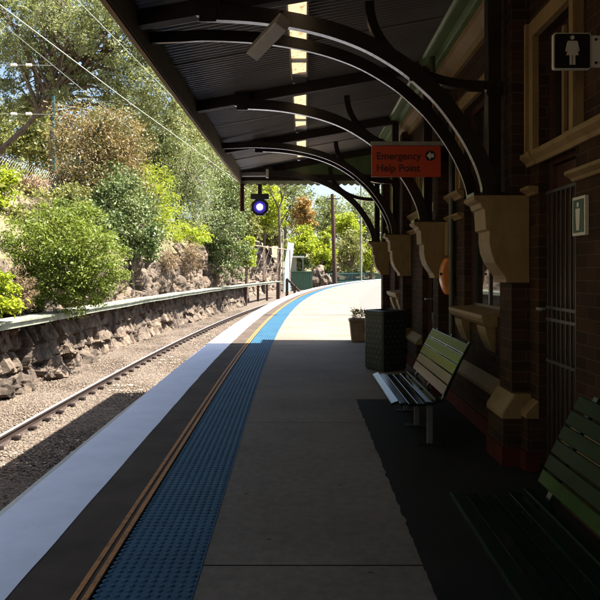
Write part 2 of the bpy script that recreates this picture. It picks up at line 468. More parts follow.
# loose ballast stones
rng = np.random.default_rng(3)
def stones(name, n, ya, yb, d0, d1, zf, smin, smax, dens_pow=1.0):
    ico_v = []; t_ = (1+5**.5)/2
    ico_v = np.array([(-1,t_,0),(1,t_,0),(-1,-t_,0),(1,-t_,0),(0,-1,t_),(0,1,t_),(0,-1,-t_),(0,1,-t_),(t_,0,-1),(t_,0,1),(-t_,0,-1),(-t_,0,1)])/1.9
    ico_f = np.array([(0,11,5),(0,5,1),(0,1,7),(0,7,10),(0,10,11),(1,5,9),(5,11,4),(11,10,2),(10,7,6),(7,1,8),(3,9,4),(3,4,2),(3,2,6),(3,6,8),(3,8,9),(4,9,5),(2,4,11),(6,2,10),(8,6,7),(9,8,1)])
    y = ya + (yb-ya)*rng.random(n)**dens_pow
    e = -1.86 - 0.02*y + np.maximum(0, y-8)**2/640
    d = d0 + (d1-d0)*rng.random(n)
    z = np.interp(-d, [-x for x in offs], zs_) + zf
    s = smin + (smax-smin)*rng.random(n)**2
    V = ico_v[None]*(0.75+0.5*rng.random((n, 12, 1)))
    V = V*np.stack([s*(0.8+.5*rng.random(n)), s*(0.8+.5*rng.random(n)), s*(0.5+.4*rng.random(n))], 1)[:, None]
    a = rng.random(n)*6.28; c_, s_ = np.cos(a)[:, None], np.sin(a)[:, None]
    X = V[..., 0]*c_ - V[..., 1]*s_; Yv = V[..., 0]*s_ + V[..., 1]*c_
    V = np.stack([X + (e+d)[:, None], Yv + y[:, None], V[..., 2] + z[:, None]], 2).reshape(-1, 3)
    Fx = (ico_f[None] + (np.arange(n)*12)[:, None, None]).reshape(-1, 3)
    o = quads_obj(name, V, Fx, M['stone']); o['kind'] = 'stuff'; return o
stones('ballast_stones', 62000, 7, 44, -4.8, -0.9, 0.002, 0.013, 0.029, 1.7)

# rails and sleepers
def rail(d, label):
    t = thing('rail', label, 'rail', group='rails of the railway track')
    prof = [(-0.07,0),(0.07,0),(0.07,0.012),(0.012,0.03),(0.012,0.115),(0.035,0.125),(0.035,0.15),(-0.035,0.15),(-0.035,0.125),(-0.012,0.115),(-0.012,0.03),(-0.07,0.012)]
    web = MB(); head = MB(); Y = list(np.arange(2, 40, 1.0)) + list(np.arange(40, 150, 4.0)); m = len(prof)
    for y in Y:
        for (p, q) in prof: web.v.append((edge(y)+d+p, y, -1.08+q))
        head.v += [(edge(y)+d-0.034, y, -1.08+0.152), (edge(y)+d+0.034, y, -1.08+0.152)]
    for i in range(len(Y)-1):
        for j in range(m):
            web.f.append((i*m+j, i*m+(j+1) % m, (i+1)*m+(j+1) % m, (i+1)*m+j))
        head.f.append((2*i, 2*i+1, 2*i+3, 2*i+2))
    web.obj('rail_body', M['rail'], t); head.obj('running_surface', M['rail_top'], t)
rail(-2.6, 'far rail of the track, its shiny head in full sunlight beside the rock wall')
rail(-1.165, 'near rail of the track, close below the white platform edge in the shade')

sl = thing('sleeper', 'concrete railway sleeper half sunk in the tan ballast', 'sleeper', group='sleepers under the track')
MB().box(-0.65, 2.0-0.05, -0.11, 0.11, -1.25, -1.085).obj('beam', M['sleeper'], sl, bevel=0.015)
for dx in (0.11, -0.11, 1.435+0.11, 1.435-0.11):
    c = MB().box(dx-0.06, dx+0.06, -0.06, 0.06, -1.085, -1.02); c.obj('rail_clip', M['iron'], sl, bevel=0.012)
def copy_tree(o, parent=None):
    c = o.copy(); COL.objects.link(c)
    if parent: c.parent = parent
    for ch in list(o.children): copy_tree(ch, c)
    return c
first = True; y = 9.0
while y < 62:
    s = sl if first else copy_tree(sl); first = False
    s.location = (edge(y)-2.6, y, 0)
    s.rotation_euler.z = -math.atan(-0.02 + max(0, y-8)/320.0)
    y += 0.62

# ------------------------------------------------------------------ rock cutting and hillside
def rock_pts(y, z, T):
    if z < 0.34:
        # roughly coursed retaining wall of split stone
        zz = z + 1.2 + 0.22*noise.noise(Vector((y*0.55, 1.0, 2.0))) + 0.09*noise.noise(Vector((y*3.0, z*3, 2.0)))
        row = math.floor(zz/0.48); fz = zz/0.48-row
        uu = (y + row*0.41 + 0.22*noise.noise(Vector((y*0.9, row*3.7, 0))) + 0.10*noise.noise(Vector((y*3, z*3, 7.0))))/(0.62+0.12*math.sin(row*2.4))
        cl = math.floor(uu); fu = uu-cl
        h = noise.cell(Vector((cl+0.5, row+0.5, 4.5))); h2 = noise.cell(Vector((cl+0.5, row+0.5, 9.5)))
        d = min(min(fu, 1-fu)*0.62, min(fz, 1-fz)*0.46)
        open_ = 0.25 + 0.75*noise.cell(Vector((cl+0.5, row+0.5, 2.5)))
        out = 0.13*h*h - 0.13*open_*max(0, 1-d/0.05)
        out += (fu-0.5)*0.14*(h2-0.5) + (fz-0.5)*0.16*(h-0.5)
        out += 0.13*noise.fractal(Vector((y*0.7, z*0.9, 8.0)), 0.8, 2.0, 3)
        return out + 0.075*noise.fractal(Vector((y*3.0, z*2.2, 5.0)), 0.6, 2.1, 6)
    p = Vector((y*0.75, z*1.05, 3.3))
    warp = Vector((noise.noise(p*0.9), noise.noise(p*0.9 + Vector((9, 3, 1))), 0))*0.45
    ds, cp = noise.voronoi(Vector((y*1.05, z*1.0, 0)) + warp)
    h = noise.cell(cp[0]*7.3 + Vector((0.5, 0.5, 0.5)))
    gap = ds[1]-ds[0]
    out = 0.26*h - 0.15*max(0, 1-gap/0.14)
    out += 0.38*noise.fractal(Vector((y*0.4, z*0.5, 1.0)), 1.0, 2.0, 4) + 0.14*noise.fractal(Vector((y*3.4, z*1.4, 5.0)), 0.6, 2.1, 6)
    return out
rv = []; rf = []
Yr = list(np.arange(-34, 9, 1.0)) + list(np.arange(9, 34, 0.05)) + list(np.arange(34, 54, 0.09)) + list(np.arange(54, 92, 0.35))
NZ = 66
for y in Yr:
    T = Ttop(y) + 0.35*noise.noise(Vector((y*0.5, 2.2, 0)))
    e = edge(y); o_ = ow(y)
    for j in range(NZ+1):
        u = j/NZ; z = -1.3 + (T+1.3)*u
        under = 0.0
        lean = under + 0.12*(z+1.2) + (0.35 if z > 0.35 else 0.0) + 0.9*max(0, u-0.8)**2*5
        # broken toe of stone at the bottom
        toe = 0.12*max(0, 1-(z+1.2)/0.4)
        rv.append((e - o_ - lean + toe + rock_pts(y, z, T), y, z))
for i in range(len(Yr)-1):
    for j in range(NZ):
        a = i*(NZ+1)+j; rf.append((a, a+1, a+NZ+2, a+NZ+1))
struct(mesh_obj('rock_cutting', rv, rf, M['rock'], smooth=False))

def hillz(off, Y):
    s = off - ow(Y) - 0.9
    T = Ttop(Y)
    if Y < 50: z = T + min(max(0, s)*0.72, 4.5-T if 4.5 > T else 0) + 0.10*max(0, s-4)
    else: z = T + 0.25*max(0, s)
    return min(z, 13) - (0.5 if s < 0 else 0)
hv = []; hf = []
Yh = list(np.arange(-40, 60, 1.5)) + list(np.arange(60, 260, 6.0)); Oh = [0.6, 0.9, 1.5, 2.2, 3, 4, 5, 6.5, 8, 11, 15, 20, 28, 40, 60, 100]
for y in Yh:
    yy = min(y, 190)
    for s in Oh:
        off = ow(y)+s
        hv.append((edge(yy)-off, y, hillz(off, y) + 0.28*noise.fractal(Vector((y*0.35, s*0.5, 3)), 1, 2, 4)))
k = len(Oh)
for i in range(len(Yh)-1):
    for j in range(k-1):
        hf.append((i*k+j, i*k+j+1, (i+1)*k+j+1, (i+1)*k+j))
struct(mesh_obj('hillside', hv, hf, M['hill'], smooth=True))

# fallen rocks lying at the foot of the cutting
def boulder(px, py, Y, r, label):
    c = P(px, py, Y); bm = bmesh.new(); bmesh.ops.create_icosphere(bm, subdivisions=3, radius=1)
    sd = random.random()*50
    for v in bm.verts:
        n_ = noise.fractal(v.co*1.1 + Vector((sd, 0, 0)), 1, 2, 4); ds, cp = noise.voronoi(v.co*1.3 + Vector((0, sd, 0)))
        v.co *= 0.85 + 0.35*n_ + 0.25*noise.cell(cp[0]*5)
        v.co = Vector((v.co.x*r[0], v.co.y*r[1], v.co.z*r[2]))
    me = bpy.data.meshes.new('boulder'); bm.to_mesh(me); bm.free()
    o = finish('boulder', me, M['rock']); o.location = c
    tag(o, label, 'boulder', 'fallen rocks along the track')
for a in [(18, 385, 14.6, (0.42, 0.45, 0.30), 'pinkish boulder at the foot of the cutting, biggest of those nearest the left picture edge'),
          (50, 372, 16.5, (0.5, 0.5, 0.34), 'broad pale boulder lying against the rock wall under the big round bush'),
          (4, 388, 14.0, (0.35, 0.3, 0.25), 'small boulder at the very left edge of the picture beside the ballast'),
          (88, 359, 19.5, (0.4, 0.45, 0.28), 'low flat boulder between the round bush and the rail'),
          (190, 330, 31, (0.6, 0.5, 0.35), 'tan boulder at the wall foot halfway along the trough'),
          (318, 276, 92, (1.3, 1.2, 1.7), 'tall reddish rock outcrop between green hut and timber pole'),
          (327, 280, 90, (0.7, 0.7, 0.9), 'small pinkish outcrop just left of the tall timber pole')]:
    boulder(*a)

# cable trough bracketed along the wall
t = thing('cable_trough', 'long weathered galvanised cable trough running along the rock wall', 'cable trough')
tr = MB(); ld = MB(); Y = list(np.arange(4, 66, 1.0)); 
for i in range(len(Y)-1):
    pass
def trough(m, d0, d1, z0, z1):
    n0 = len(m.v)
    for y in Y:
        sg = 0.008*math.sin(y*1.05)
        e = edge(y)
        m.v += [(e+d0, y, z0+sg), (e+d1, y, z0+sg), (e+d1, y, z1+sg), (e+d0, y, z1+sg)]
    for i in range(len(Y)-1):
        for j in range(4):
            a = n0+i*4+j; b = n0+i*4+(j+1) % 4
            m.f.append((a, b, b+4, a+4))
    m.f += [(n0, n0+1, n0+2, n0+3), (len(m.v)-1, len(m.v)-2, len(m.v)-3, len(m.v)-4)]
trough(tr, -4.75, -4.22, 0.33, 0.45); tr.obj('trough_body', M['galv'], t)
trough(ld, -4.78, -4.17, 0.455, 0.50); ld.obj('lid', M['galv'], t)
y = 12.0
while y < 48:
    e = edge(y); b = MB().box(e-5.0, e-4.25, y-0.03, y+0.03, 0.26, 0.325).box(e-5.0, e-4.62, y-0.03, y+0.03, 0.16, 0.26)
    b.obj('support_arm', M['postwood'], t); y += 2.4
for x, y, d in ((245, 51, 0.16), (258, 57, 0.10), (267, 58.5, 0.09), (278, 60, 0.16)):
    X = (x-305)/650*y
    MB().box(X-d, X+d, y-d, y+d, -1.2, 0.45).obj('post', M['postwood'], t, bevel=0.01)
t = thing('stair_handrail', 'dark timber handrail sloping down from the end of the trough', 'handrail')
X0 = (287-305)/650*64; X1 = (301-305)/650*66
MB().box(X0-.14, X0+.14, 63.86, 64.14, -1.2, 0.72).obj('post', M['postwood'], t)
MB().box(X0+0.62, X0+.86, 64.6, 64.84, -1.2, 0.05).obj('post', M['postwood'], t)
MB().tube([(X0, 64, 0.72), (X1, 66, -0.75)], 0.13, 4).obj('rail_bar', M['postwood'], t)

# ------------------------------------------------------------------ platform
pb = MB(); Y = ys
for y in Y:
    e = edge(y); pb.v += [(e+0.02, y, -1.3), (e+0.02, y, -0.02), (e+16, y, -0.02)]
for i in range(len(Y)-1):
    a = 3*i; pb.f += [(a, a+1, a+4, a+3), (a+1, a+2, a+5, a+4)]
struct(pb.obj('platform', M['concrete']))
# concrete bays with open joints
con = MB(); yj = -32.88; joints = [-32.88]
while yj < 150:
    yj += 3.31 if yj < 6.8 else 3.47
    joints.append(yj)
for a, b in zip(joints[:-1], joints[1:]):
    g_ = 0.006; a2, b2 = a+g_, b-g_
    def xr(y): return 0.665 if y < 7 else (1.845 if y < 14 else edge(y)+15.5)
    e0 = edge(a2)+1.375; e1 = edge(b2)+1.375
    ta, tb = 0.012*a, 0.012*b
    con.v += [(e0, a2, -0.004), (xr((a+b)/2), a2, -0.004), (xr((a+b)/2), b2, -0.004), (e1, b2, -0.004)]
    n = len(con.v)-4; con.f.append((n, n+1, n+2, n+3))
struct(con.obj('platform_concrete', M['concrete']))
struct(strip('joint_dirt', M['darkpave'], 1.0, 3.2, -0.012, -34, 150))
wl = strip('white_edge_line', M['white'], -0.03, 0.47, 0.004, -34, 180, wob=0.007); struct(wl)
wf = MB()
for y in Y: wf.v += [(edge(y)-0.03, y, 0.004), (edge(y)-0.03, y, -0.14), (edge(y)+0.03, y, -0.14)]
for i in range(len(Y)-1):
    a = 3*i; wf.f += [(a, a+1, a+4, a+3), (a+1, a+2, a+5, a+4)]
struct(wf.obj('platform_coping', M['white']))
struct(strip('asphalt_edge_strip', M['asphalt'], 0.45, 0.90, 0.0, -34, 180, wob=0.012))
struct(strip('yellow_line', M['yellow'], 0.785, 0.815, 0.006, -34, 180))
struct(strip('yellow_line', M['yellow'], 0.840, 0.870, 0.006, -34, 180))
struct(strip('tactile_paving', M['tactile'], 0.875, 1.375, 0.0, -34, 180))
# raised studs of the tactile paving
nx = 10; yy = np.arange(2.2, 36, 0.052); 
cx = 0.90 + 0.05*np.arange(nx); Xg, Yg = np.meshgrid(cx, yy); Xg = Xg.ravel(); Yg = Yg.ravel()
eg = -1.86 - 0.02*Yg + np.maximum(0, Yg-8)**2/640
a = np.arange(8)*math.pi/4
base = np.stack([np.cos(a)*0.0185, np.sin(a)*0.0185, np.zeros(8)], 1); top = np.stack([np.cos(a)*0.012, np.sin(a)*0.012, np.full(8, 0.0055)], 1)
tv = np.concatenate([base, top])
V = tv[None] + np.stack([Xg+eg, Yg, np.zeros_like(Xg)], 1)[:, None]
fq = np.array([(i, (i+1) % 8, 8+(i+1) % 8, 8+i) for i in range(8)] + [(8, 9, 10, 11), (11, 12, 15, 8), (12, 13, 14, 15)])
Q = (fq[None] + (np.arange(len(Xg))*16)[:, None, None]).reshape(-1, 4)
struct(quads_obj('tactile_studs', V.reshape(-1, 3), Q, M['tactile']))
# dark asphalt beside the building, ragged edge
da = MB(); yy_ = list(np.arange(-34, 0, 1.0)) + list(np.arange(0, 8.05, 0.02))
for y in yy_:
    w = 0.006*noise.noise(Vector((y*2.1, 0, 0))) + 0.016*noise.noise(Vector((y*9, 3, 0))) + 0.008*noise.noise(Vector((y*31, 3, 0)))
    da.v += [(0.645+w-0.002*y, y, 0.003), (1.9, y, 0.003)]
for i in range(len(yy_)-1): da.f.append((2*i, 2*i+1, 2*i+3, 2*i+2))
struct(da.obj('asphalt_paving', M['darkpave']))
fa = MB(); pts = [(2.0, 18.0), (2.2, 25), (3.0, 36), (7.2, 66), (22, 66), (12, 18.0)]
fa.v = [(x, y, 0.003) for x, y in pts]; fa.f = [tuple(range(6))]
struct(fa.obj('grey_paving', M['far_asphalt']))

# ------------------------------------------------------------------ station building
WX = 1.85
bld = thing('station_building', 'dark brick station building with cream painted trim along the platform', 'building', (WX, 5, 0))
OPEN = [('door', 4.44, 5.14, 0.0, 3.45), ('window', 6.15, 7.55, 1.15, 3.45), ('door', 9.25, 10.25, 0.0, 3.45),
        ('window', 12.1, 13.4, 1.15, 3.45), ('window', -0.2, 1.2, 1.15, 3.45)]
wall = MB(); cuts = sorted(OPEN, key=lambda a: a[1]); y = -30.0
for kind, y0, y1, z0, z1 in cuts:
    wall.box(WX, 2.25, y, y0, 0, 4.9)
    wall.box(WX, 2.25, y0, y1, z1, 4.9)
    if z0 > 0: wall.box(WX, 2.25, y0, y1, 0, z0)
    y = y1
wall.box(WX, 2.25, y, 14.9, 0, 4.9)
wall.obj('wall', M['brick'], bld)
MB().box(2.26, 9, 14.55, 14.9, 0, 4.9).box(8.6, 9, -30, 14.54, 0, 4.9).box(2.26, 8.59, -30, -29.6, 0, 4.9).obj('wall', M['brick'], bld)
rf_ = MB().prism([(1.6, 4.91), (9.3, 4.91), (5.4, 6.6)], -30.3, 15.2); rf_.obj('roof', M['roof'], bld)
# interior backing so openings are dark rooms
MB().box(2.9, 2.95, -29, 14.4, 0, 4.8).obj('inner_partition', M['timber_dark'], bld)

def solid_runs(zlo, zhi, a, b):
    runs = []; y = a
    for kind, y0, y1, z0, z1 in cuts:
        if z1 > zlo and z0 < zhi and y1 > a and y0 < b:
            if y0 > y: runs.append((y, y0))
            y = max(y, y1)
    if y < b: runs.append((y, b))
    return runs
PIL = [2.4, 5.35, 8.3, 11.3, 14.2]
def split_pil(runs, pw=0.0):
    out = []
    for a, b in runs:
        y = a
        for p in PIL:
            if a < p < b:
                out.append((y, p-0.0)); y = p+0.32
        if b > y: out.append((y, b))
    return out
# string courses: moulded profile
def mould(z, h, proj):
    return [(WX, z), (WX-proj*0.35, z), (WX-proj*0.5, z+h*0.3), (WX-proj, z+h*0.65), (WX-proj, z+h), (WX, z+h)]
for z in (2.44, 2.20):
    for a, b in split_pil(solid_runs(z, z+.1, -29.9, 14.88)):
        MB().prism(mould(z, 0.10 if z > 2.3 else 0.07, 0.085), a+0.003, b-0.003).obj('string_course', M['cream'], bld, bevel=.005)
for a, b in split_pil(solid_runs(0.3, 0.6, -29.9, 14.88)):
    pl = MB().prism([(WX, 0.16), (WX-0.09, 0.16), (WX-0.09, 0.42), (WX, 0.42)], a+.003, b-.003); pl.obj('plinth', M['brick'], bld)
    MB().prism([(WX, 0.423), (WX-0.10, 0.423), (WX-0.10, 0.46), (WX-0.005, 0.56), (WX, 0.56)], a+.003, b-.003).obj('plinth_cap', M['cream'], bld)
    MB().prism([(WX, 0.0), (WX-0.105, 0.0), (WX-0.105, 0.157), (WX, 0.157)], a+.003, b-.003).obj('skirting', M['redskirt'], bld)
# eaves cornice under the canopy
MB().prism([(1.848, 3.95), (1.80, 3.95), (1.78, 4.02), (1.70, 4.10), (1.69, 4.16), (1.848, 4.16)], -29.9, 14.45).obj('cornice', M['cream'], bld)
MB().prism([(1.848, 4.165), (1.64, 4.165), (1.64, 4.205), (1.60, 4.215), (1.50, 4.22), (1.50, 4.26), (1.47, 4.27), (1.47, 4.285), (1.848, 4.30)], -29.9, 14.45).obj('gutter_board', M['green_paint'], bld)

for i, p in enumerate(PIL):
    pil = MB().box(1.70, WX-0.001, p, p+0.32, 0.56, 4.0).obj('pilaster', M['brick'], bld)
    # corbel with S profile
    prof = [(WX-0.004, 2.215), (1.39, 2.215), (1.385, 2.185), (1.41, 2.165), (1.44, 2.15), (1.45, 2.115), (1.475, 2.10), (1.485, 1.935), (1.515, 1.92), (1.515, 1.83), (1.53, 1.74), (1.56, 1.66), (1.60, 1.60), (1.635, 1.555), (1.65, 1.52), (1.648, 1.495), (WX-0.004, 1.495)]
    cb = MB().prism(prof, p-0.012, p+0.332).obj('corbel', M['cream'], pil, bevel=.007)
    MB().prism([(1.70, 0.59), (1.60, 0.43), (1.60, 0.385), (WX-.004, 0.385), (WX-.004, 0.59)], p-0.07, p+0.39).obj('base_cap', M['cream'], pil, bevel=.012)
    MB().box(1.615, WX-.004, p-0.055, p+0.375, 0.16, 0.383).obj('base_block', M['brick'], pil)
    MB().box(1.600, WX-.004, p-0.065, p+0.385, 0.0, 0.158).obj('base_skirting', M['redskirt'], pil)

for kind, y0, y1, z0, z1 in OPEN:
    # cream architrave, upper part above the string course for doors
    za = 2.545 if kind == 'door' else 2.545
    w = 0.13
    arch = MB().box(WX-0.05, WX-.001, y1+.002, y1+w, za, z1).box(WX-0.05, WX-.001, y0-w, y0-.002, za, z1).box(WX-0.05, WX-.001, y0-w, y1+w, z1+.002, z1+w)
    arch.box(WX-0.075, WX-0.052, y1+w-0.035, y1+w, za, z1+w).box(WX-0.075, WX-0.052, y0-w, y0-w+.035, za, z1+w)
    if kind == 'window':
        win = arch.obj('window', M['cream'], bld)
        fr = MB().box(1.93, 1.99, y0, y0+.07, z0, z1).box(1.93, 1.99, y1-.07, y1, z0, z1).box(1.93, 1.99, y0+.07, y1-.07, z1-.07, z1).box(1.93, 1.99, y0+.07, y1-.07, z0, z0+.08)
        fr.box(1.92, 1.995, y0+.07, y1-.07, 2.24, 2.31).box(1.94, 1.985, (y0+y1)/2-.02, (y0+y1)/2+.02, z0+.08, 2.24)
        fr.obj('frame', M['door'], win)
        MB().box(1.958, 1.966, y0+.06, y1-.06, z0+.07, z1-.06).obj('glass', M['glass'], win)
        MB().prism([(1.93, z0-.10), (1.77, z0-.10), (1.72, z0-.06), (1.70, z0-.02), (1.70, z0+.015), (1.93, z0+.05)], y0+.10, y1+.14).obj('sill', M['cream'], win)
        for yc in (y0+.32, y1-.1):
            MB().prism([(WX-.001, z0-.104), (1.75, z0-.104), (1.765, z0-.18), (1.80, z0-.27), (1.83, z0-.34), (WX-.001, z0-.36)], yc-.16, yc+.16).obj('sill_bracket', M['cream'], win)
    else:
        dr = arch.obj('door', M['cream'], bld)
        MB().box(1.93, 2.0, y0, y0+.07, 0, z1).box(1.93, 2.0, y1-.07, y1, 0, z1).box(1.93, 2.0, y0+.07, y1-.07, z1-.07, z1).box(1.93, 2.0, y0+.07, y1-.07, 2.42, 2.50).obj('frame', M['door'], dr)
        MB().box(1.955, 1.962, y0+.06, y1-.06, 2.49, z1-.06).obj('fanlight', M['glass'], dr)
        MB().prism(mould(2.44, .10, .07), y0+.004, y1-.004).obj('transom', M['cream'], dr)
        MB().box(1.90, 1.925, (y0+y1)/2-.02, (y0+y1)/2+.02, 2.55, z1-.05).obj('glazing_bar', M['cream'], dr)
        lf = MB().box(1.965, 2.005, y0+.072, y1-.072, .02, 2.41); 
        lf = lf.obj('door_leaf', M['door'] if y0 < 6 else M['door'], dr)
        if y0 < 6:
            gb = MB(); n_ = 7
            for q in range(n_):
                yq = y0+.09+(y1-y0-.18)*q/(n_-1); gb.box(1.885, 1.90, yq-.007, yq+.007, .03, 2.2)
            for zq in (.03, .9, 1.22, 1.31, 2.2): gb.box(1.882, 1.903, y0+.06, y1-.06, zq-.012, zq+.012)
            gb.obj('security_grille', M['bars'], dr)
            MB().tube([(1.86, y1-.10, 1.30), (1.80, y1-.10, 1.30), (1.80, y1-.18, 1.30)], .012, 6).obj('handle', M['grey_metal'], dr)
        else:
            MB().box(1.953, 1.963, y0+.2, y1-.2, .95, 2.25).obj('door_glass', M['glass'], dr)
            MB().tube([(1.96, y1-.12, 1.15), (1.87, y1-.12, 1.15), (1.87, y1-.24, 1.15)], .014, 6).obj('handle', M['grey_metal'], dr)
# downpipe and white conduit box near the help point
MB().tube([(1.80, 7.98, 0.0), (1.80, 7.98, 3.55), (1.78, 7.98, 3.72), (1.64, 7.98, 3.86), (1.57, 7.98, 3.96), (1.56, 7.98, 4.23)], 0.035, 10).obj('downpipe', M['downpipe'], bld)
MB().box(1.76, 1.849, 8.05, 8.2, 1.78, 2.2).obj('meter_box', M['cream'], bld, bevel=.006)

# ------------------------------------------------------------------ canopy
can = thing('platform_canopy', 'corrugated steel platform canopy with dark fascia and rafters', 'canopy', (0, 5, 3.6))
CX0, CX1, CY0, CY1 = -1.42, 1.85, -30.0, 14.4  # canopy and building run on unseen behind the camera to cut sky light
def cz(x): return 3.78 + 0.18*(x+1.42)
def sheet(xa, xb):
    n = int((CY1-CY0)/0.076*8); yy = np.linspace(CY0, CY1, n); zz = 0.011*np.sin(2*math.pi*yy/0.076)
    A = np.stack([np.full(n, xa), yy, cz(xa)+zz+.012], 1); B = np.stack([np.full(n, xb), yy, cz(xb)+zz+.012], 1)
    V = np.concatenate([A, B]); i = np.arange(n-1); return V, np.stack([i, i+1, n+i+1, n+i], 1)
V1, Q1 = sheet(CX0+.01, -0.155); V2, Q2 = sheet(0.015, CX1-.005)
rs = quads_obj('roof_sheet', np.concatenate([V1, V2]), np.concatenate([Q1, Q2+len(V1)]), M['roof'], can)
rs.location = -can.location
# sheeting strips between the skylight bays
SKY = [(2.9, 5.0), (5.75, 8.05), (8.75, 11.0), (11.75, 14.0)]
fill = MB(); y = CY0
for a, b in SKY:
    fill.box(-0.16, 0.02, y, a, cz(-.07)+.002, cz(-.07)+.03); y = b
fill.box(-0.16, 0.02, y, CY1-.01, cz(-.07)+.002, cz(-.07)+.03)
fill.obj('ridge_sheet', M['roof'], can)
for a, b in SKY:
    s = MB(); n = 24
    for i in range(n+1):
        yy0 = a+(b-a)*i/n; s.v += [(-0.155, yy0, cz(-.155)+.02), (0.015, yy0, cz(.015)+.02)]
    for i in range(n): s.f.append((2*i, 2*i+1, 2*i+3, 2*i+2))
    sk = s.obj('skylight', M['skylight'], can)
    sb_ = MB()  # thin grey boxes stand in for shadow bands across the lit sheet
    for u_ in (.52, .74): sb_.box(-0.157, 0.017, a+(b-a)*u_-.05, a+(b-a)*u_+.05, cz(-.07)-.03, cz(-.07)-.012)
    sb_.obj('shadow_strip', M['grey_metal'], sk)
    MB().box(-0.172, -0.158, a, b, cz(-.16)-.05, cz(-.16)+.0).box(0.018, 0.032, a, b, cz(.02)-.05, cz(.02)+.0).obj('skylight_frame', M['fascia'], sk)
MB().box(CX0-.025, CX0+.02, CY0, CY1+.03, 3.53, 3.835).obj('fascia', M['fascia'], can)
MB().box(CX0-.032, CX0+.012, CY0, CY1+.03, 3.505, 3.527).obj('fascia_bead', M['cream'], can)
gut = MB().prism([(CX0-.14, 3.70), (CX0-.03, 3.70), (CX0-.03, 3.84), (CX0-.045, 3.84), (CX0-.045, 3.72), (CX0-.125, 3.72), (CX0-.125, 3.82), (CX0-.14, 3.82)], CY0, CY1+.02)
gut.obj('gutter', M['galv'], can)
for p in PIL + [-0.6, -3.6, -6.6, -9.6, -12.6, -15.6, -18.6, -21.6, -24.6, -27.6]:
    yc = p+.16
    MB().prism([(CX0+.01, cz(CX0)-.13), (1.64, cz(1.64)-.15), (1.64, cz(1.64)-.004), (CX0+.01, cz(CX0)-.004)], yc-.055, yc+.055).obj('rafter', M['timber_dark'], can)
    yq = p+1.6
    if yq < 14: MB().prism([(CX0+.01, cz(CX0)-.008), (1.5, cz(1.5)-.008), (1.5, cz(1.5)-.004), (CX0+.01, cz(CX0)-.004)], yq-.012, yq+.012).obj('lap_strip', M['fascia'], can)
# end infill panel and beam with scalloped valance
MB().prism([(CX0+.005, 3.60), (1.845, 3.60), (1.845, cz(1.84)-.01), (CX0+.005, cz(CX0)-.01)], CY1-.04, CY1).obj('end_panel', M['green_paint'], can)
MB().box(CX0+.003, 1.848, CY1-.10, CY1-.043, 3.57, 3.70).obj('end_beam', M['timber_dark'], can)
sc = [(CX0, 3.60)]; n = 22
for i in range(n):
    xa = CX0 + (1.85-CX0)*i/n; wd = (1.85-CX0)/n
    for q in range(7):
        sc.append((xa+wd*q/6.001, 3.515-0.045*math.sin(math.pi*q/6)))
sc += [(1.85, 3.60)]
MB().prism(sc, CY1+.002, CY1+.025).obj('valance', M['pale_green'], can)
MB().tube([(CX0+.03, CY1-.02, 3.5), (CX0+.03, CY1-.02, 2.90)], .045, 10).obj('corner_drop', M['redskirt'], can)

# brackets
def arch_pts(long=False):
    p = [(1.46, 2.215), (1.455, 2.30), (1.40, 2.47), (1.28, 2.70), (1.10, 2.95), (0.94, 3.11), (0.77, 3.25), (0.50, 3.41), (0.20, 3.525), (-0.12, 3.60), (-0.45, 3.645), (-0.86, 3.665)]
    if long: p += [(-1.10, 3.655), (-1.40, 3.645)]
    # smooth with Catmull-Rom
    out = []; q = [p[0]] + p + [p[-1]]
    for i in range(1, len(q)-2):
        for s in range(5):
            u = s/5.0; c = []
            for k in range(2):
                a, b, c_, d = q[i-1][k], q[i][k], q[i+1][k], q[i+2][k]
                c.append(0.5*((2*b)+(-a+c_)*u+(2*a-5*b+4*c_-d)*u*u+(-a+3*b-3*c_+d)*u**3))
            out.append(tuple(c))
    return out + [p[-1]]
def counter_pts():
    p = []
    for i in range(15):
        a = math.pi/2*i/14
        p.append((1.535-1.03*math.cos(a)**0.9 if i < 14 else 1.535, 3.86 - 0.745*math.sin(a)))
    return p
def bracket(p, label, extra_long):
    t = thing('canopy_bracket', label, 'bracket', (1.55, p+.16, 2.2), 'curved iron brackets carrying the canopy')
    MB().box(1.535, 1.645, p+.10, p+.22, 2.217, cz(1.6)-.16).obj('post', M['iron'], t, bevel=.006)
    MB().prism([(1.40, 2.217), (1.66, 2.217), (1.66, 2.245), (1.40, 2.245)], p+.04, p+.28).obj('shoe', M['iron'], t)
    ap = [(x, z) for x, z in arch_pts()][::-1]
    a = MB().ribbon(ap, p+.0, p+.065, 0.125); a.box(-.90, -.70, p+.008, p+.058, 3.70, cz(-.8)-.02)
    a.obj('arch', M['iron'], t)
    if extra_long:
        q = 0.50 if extra_long == 1 else -0.34
        ap2 = arch_pts(True)[::-1]
        MB().ribbon(ap2, p+q, p+q+.035, 0.10).obj('arch', M['iron'], t)
    for xx, zz in ((-.80, 3.70), (.93, 3.215), (1.59, 3.12)):
        fp = MB().box(xx-.07, xx+.07, p-.012 if xx < 1 else p+.085, p-.002 if xx < 1 else p+.097, zz-.06, zz+.06)
        yb = p-.012 if xx < 1 else p+.085
        for dx, dz in ((-.04, .03), (.04, .03), (-.04, -.03), (.04, -.03)): fp.tube([(xx+dx, yb, zz+dz), (xx+dx, yb-.014, zz+dz)], .012, 6)
        fp.obj('fixing_plate', M['iron'], t)
    c = MB().ribbon(counter_pts(), p+.11, p+.19, 0.075); c.obj('counter_arch', M['iron'], t)
bracket(2.4, 'curved iron bracket overhead nearest the viewer, beside the near bench', 0)
bracket(5.35, 'large double arched iron bracket at the top of the picture, just beyond the toilet door', 1)
bracket(8.3, 'single arched iron bracket ending behind the red help point sign', 0)
bracket(11.3, 'double arched iron bracket above the litter bin, third one of the row', 2)
bracket(14.2, 'farthest arched iron bracket, dark against the sunlit trees at the canopy end', 0)

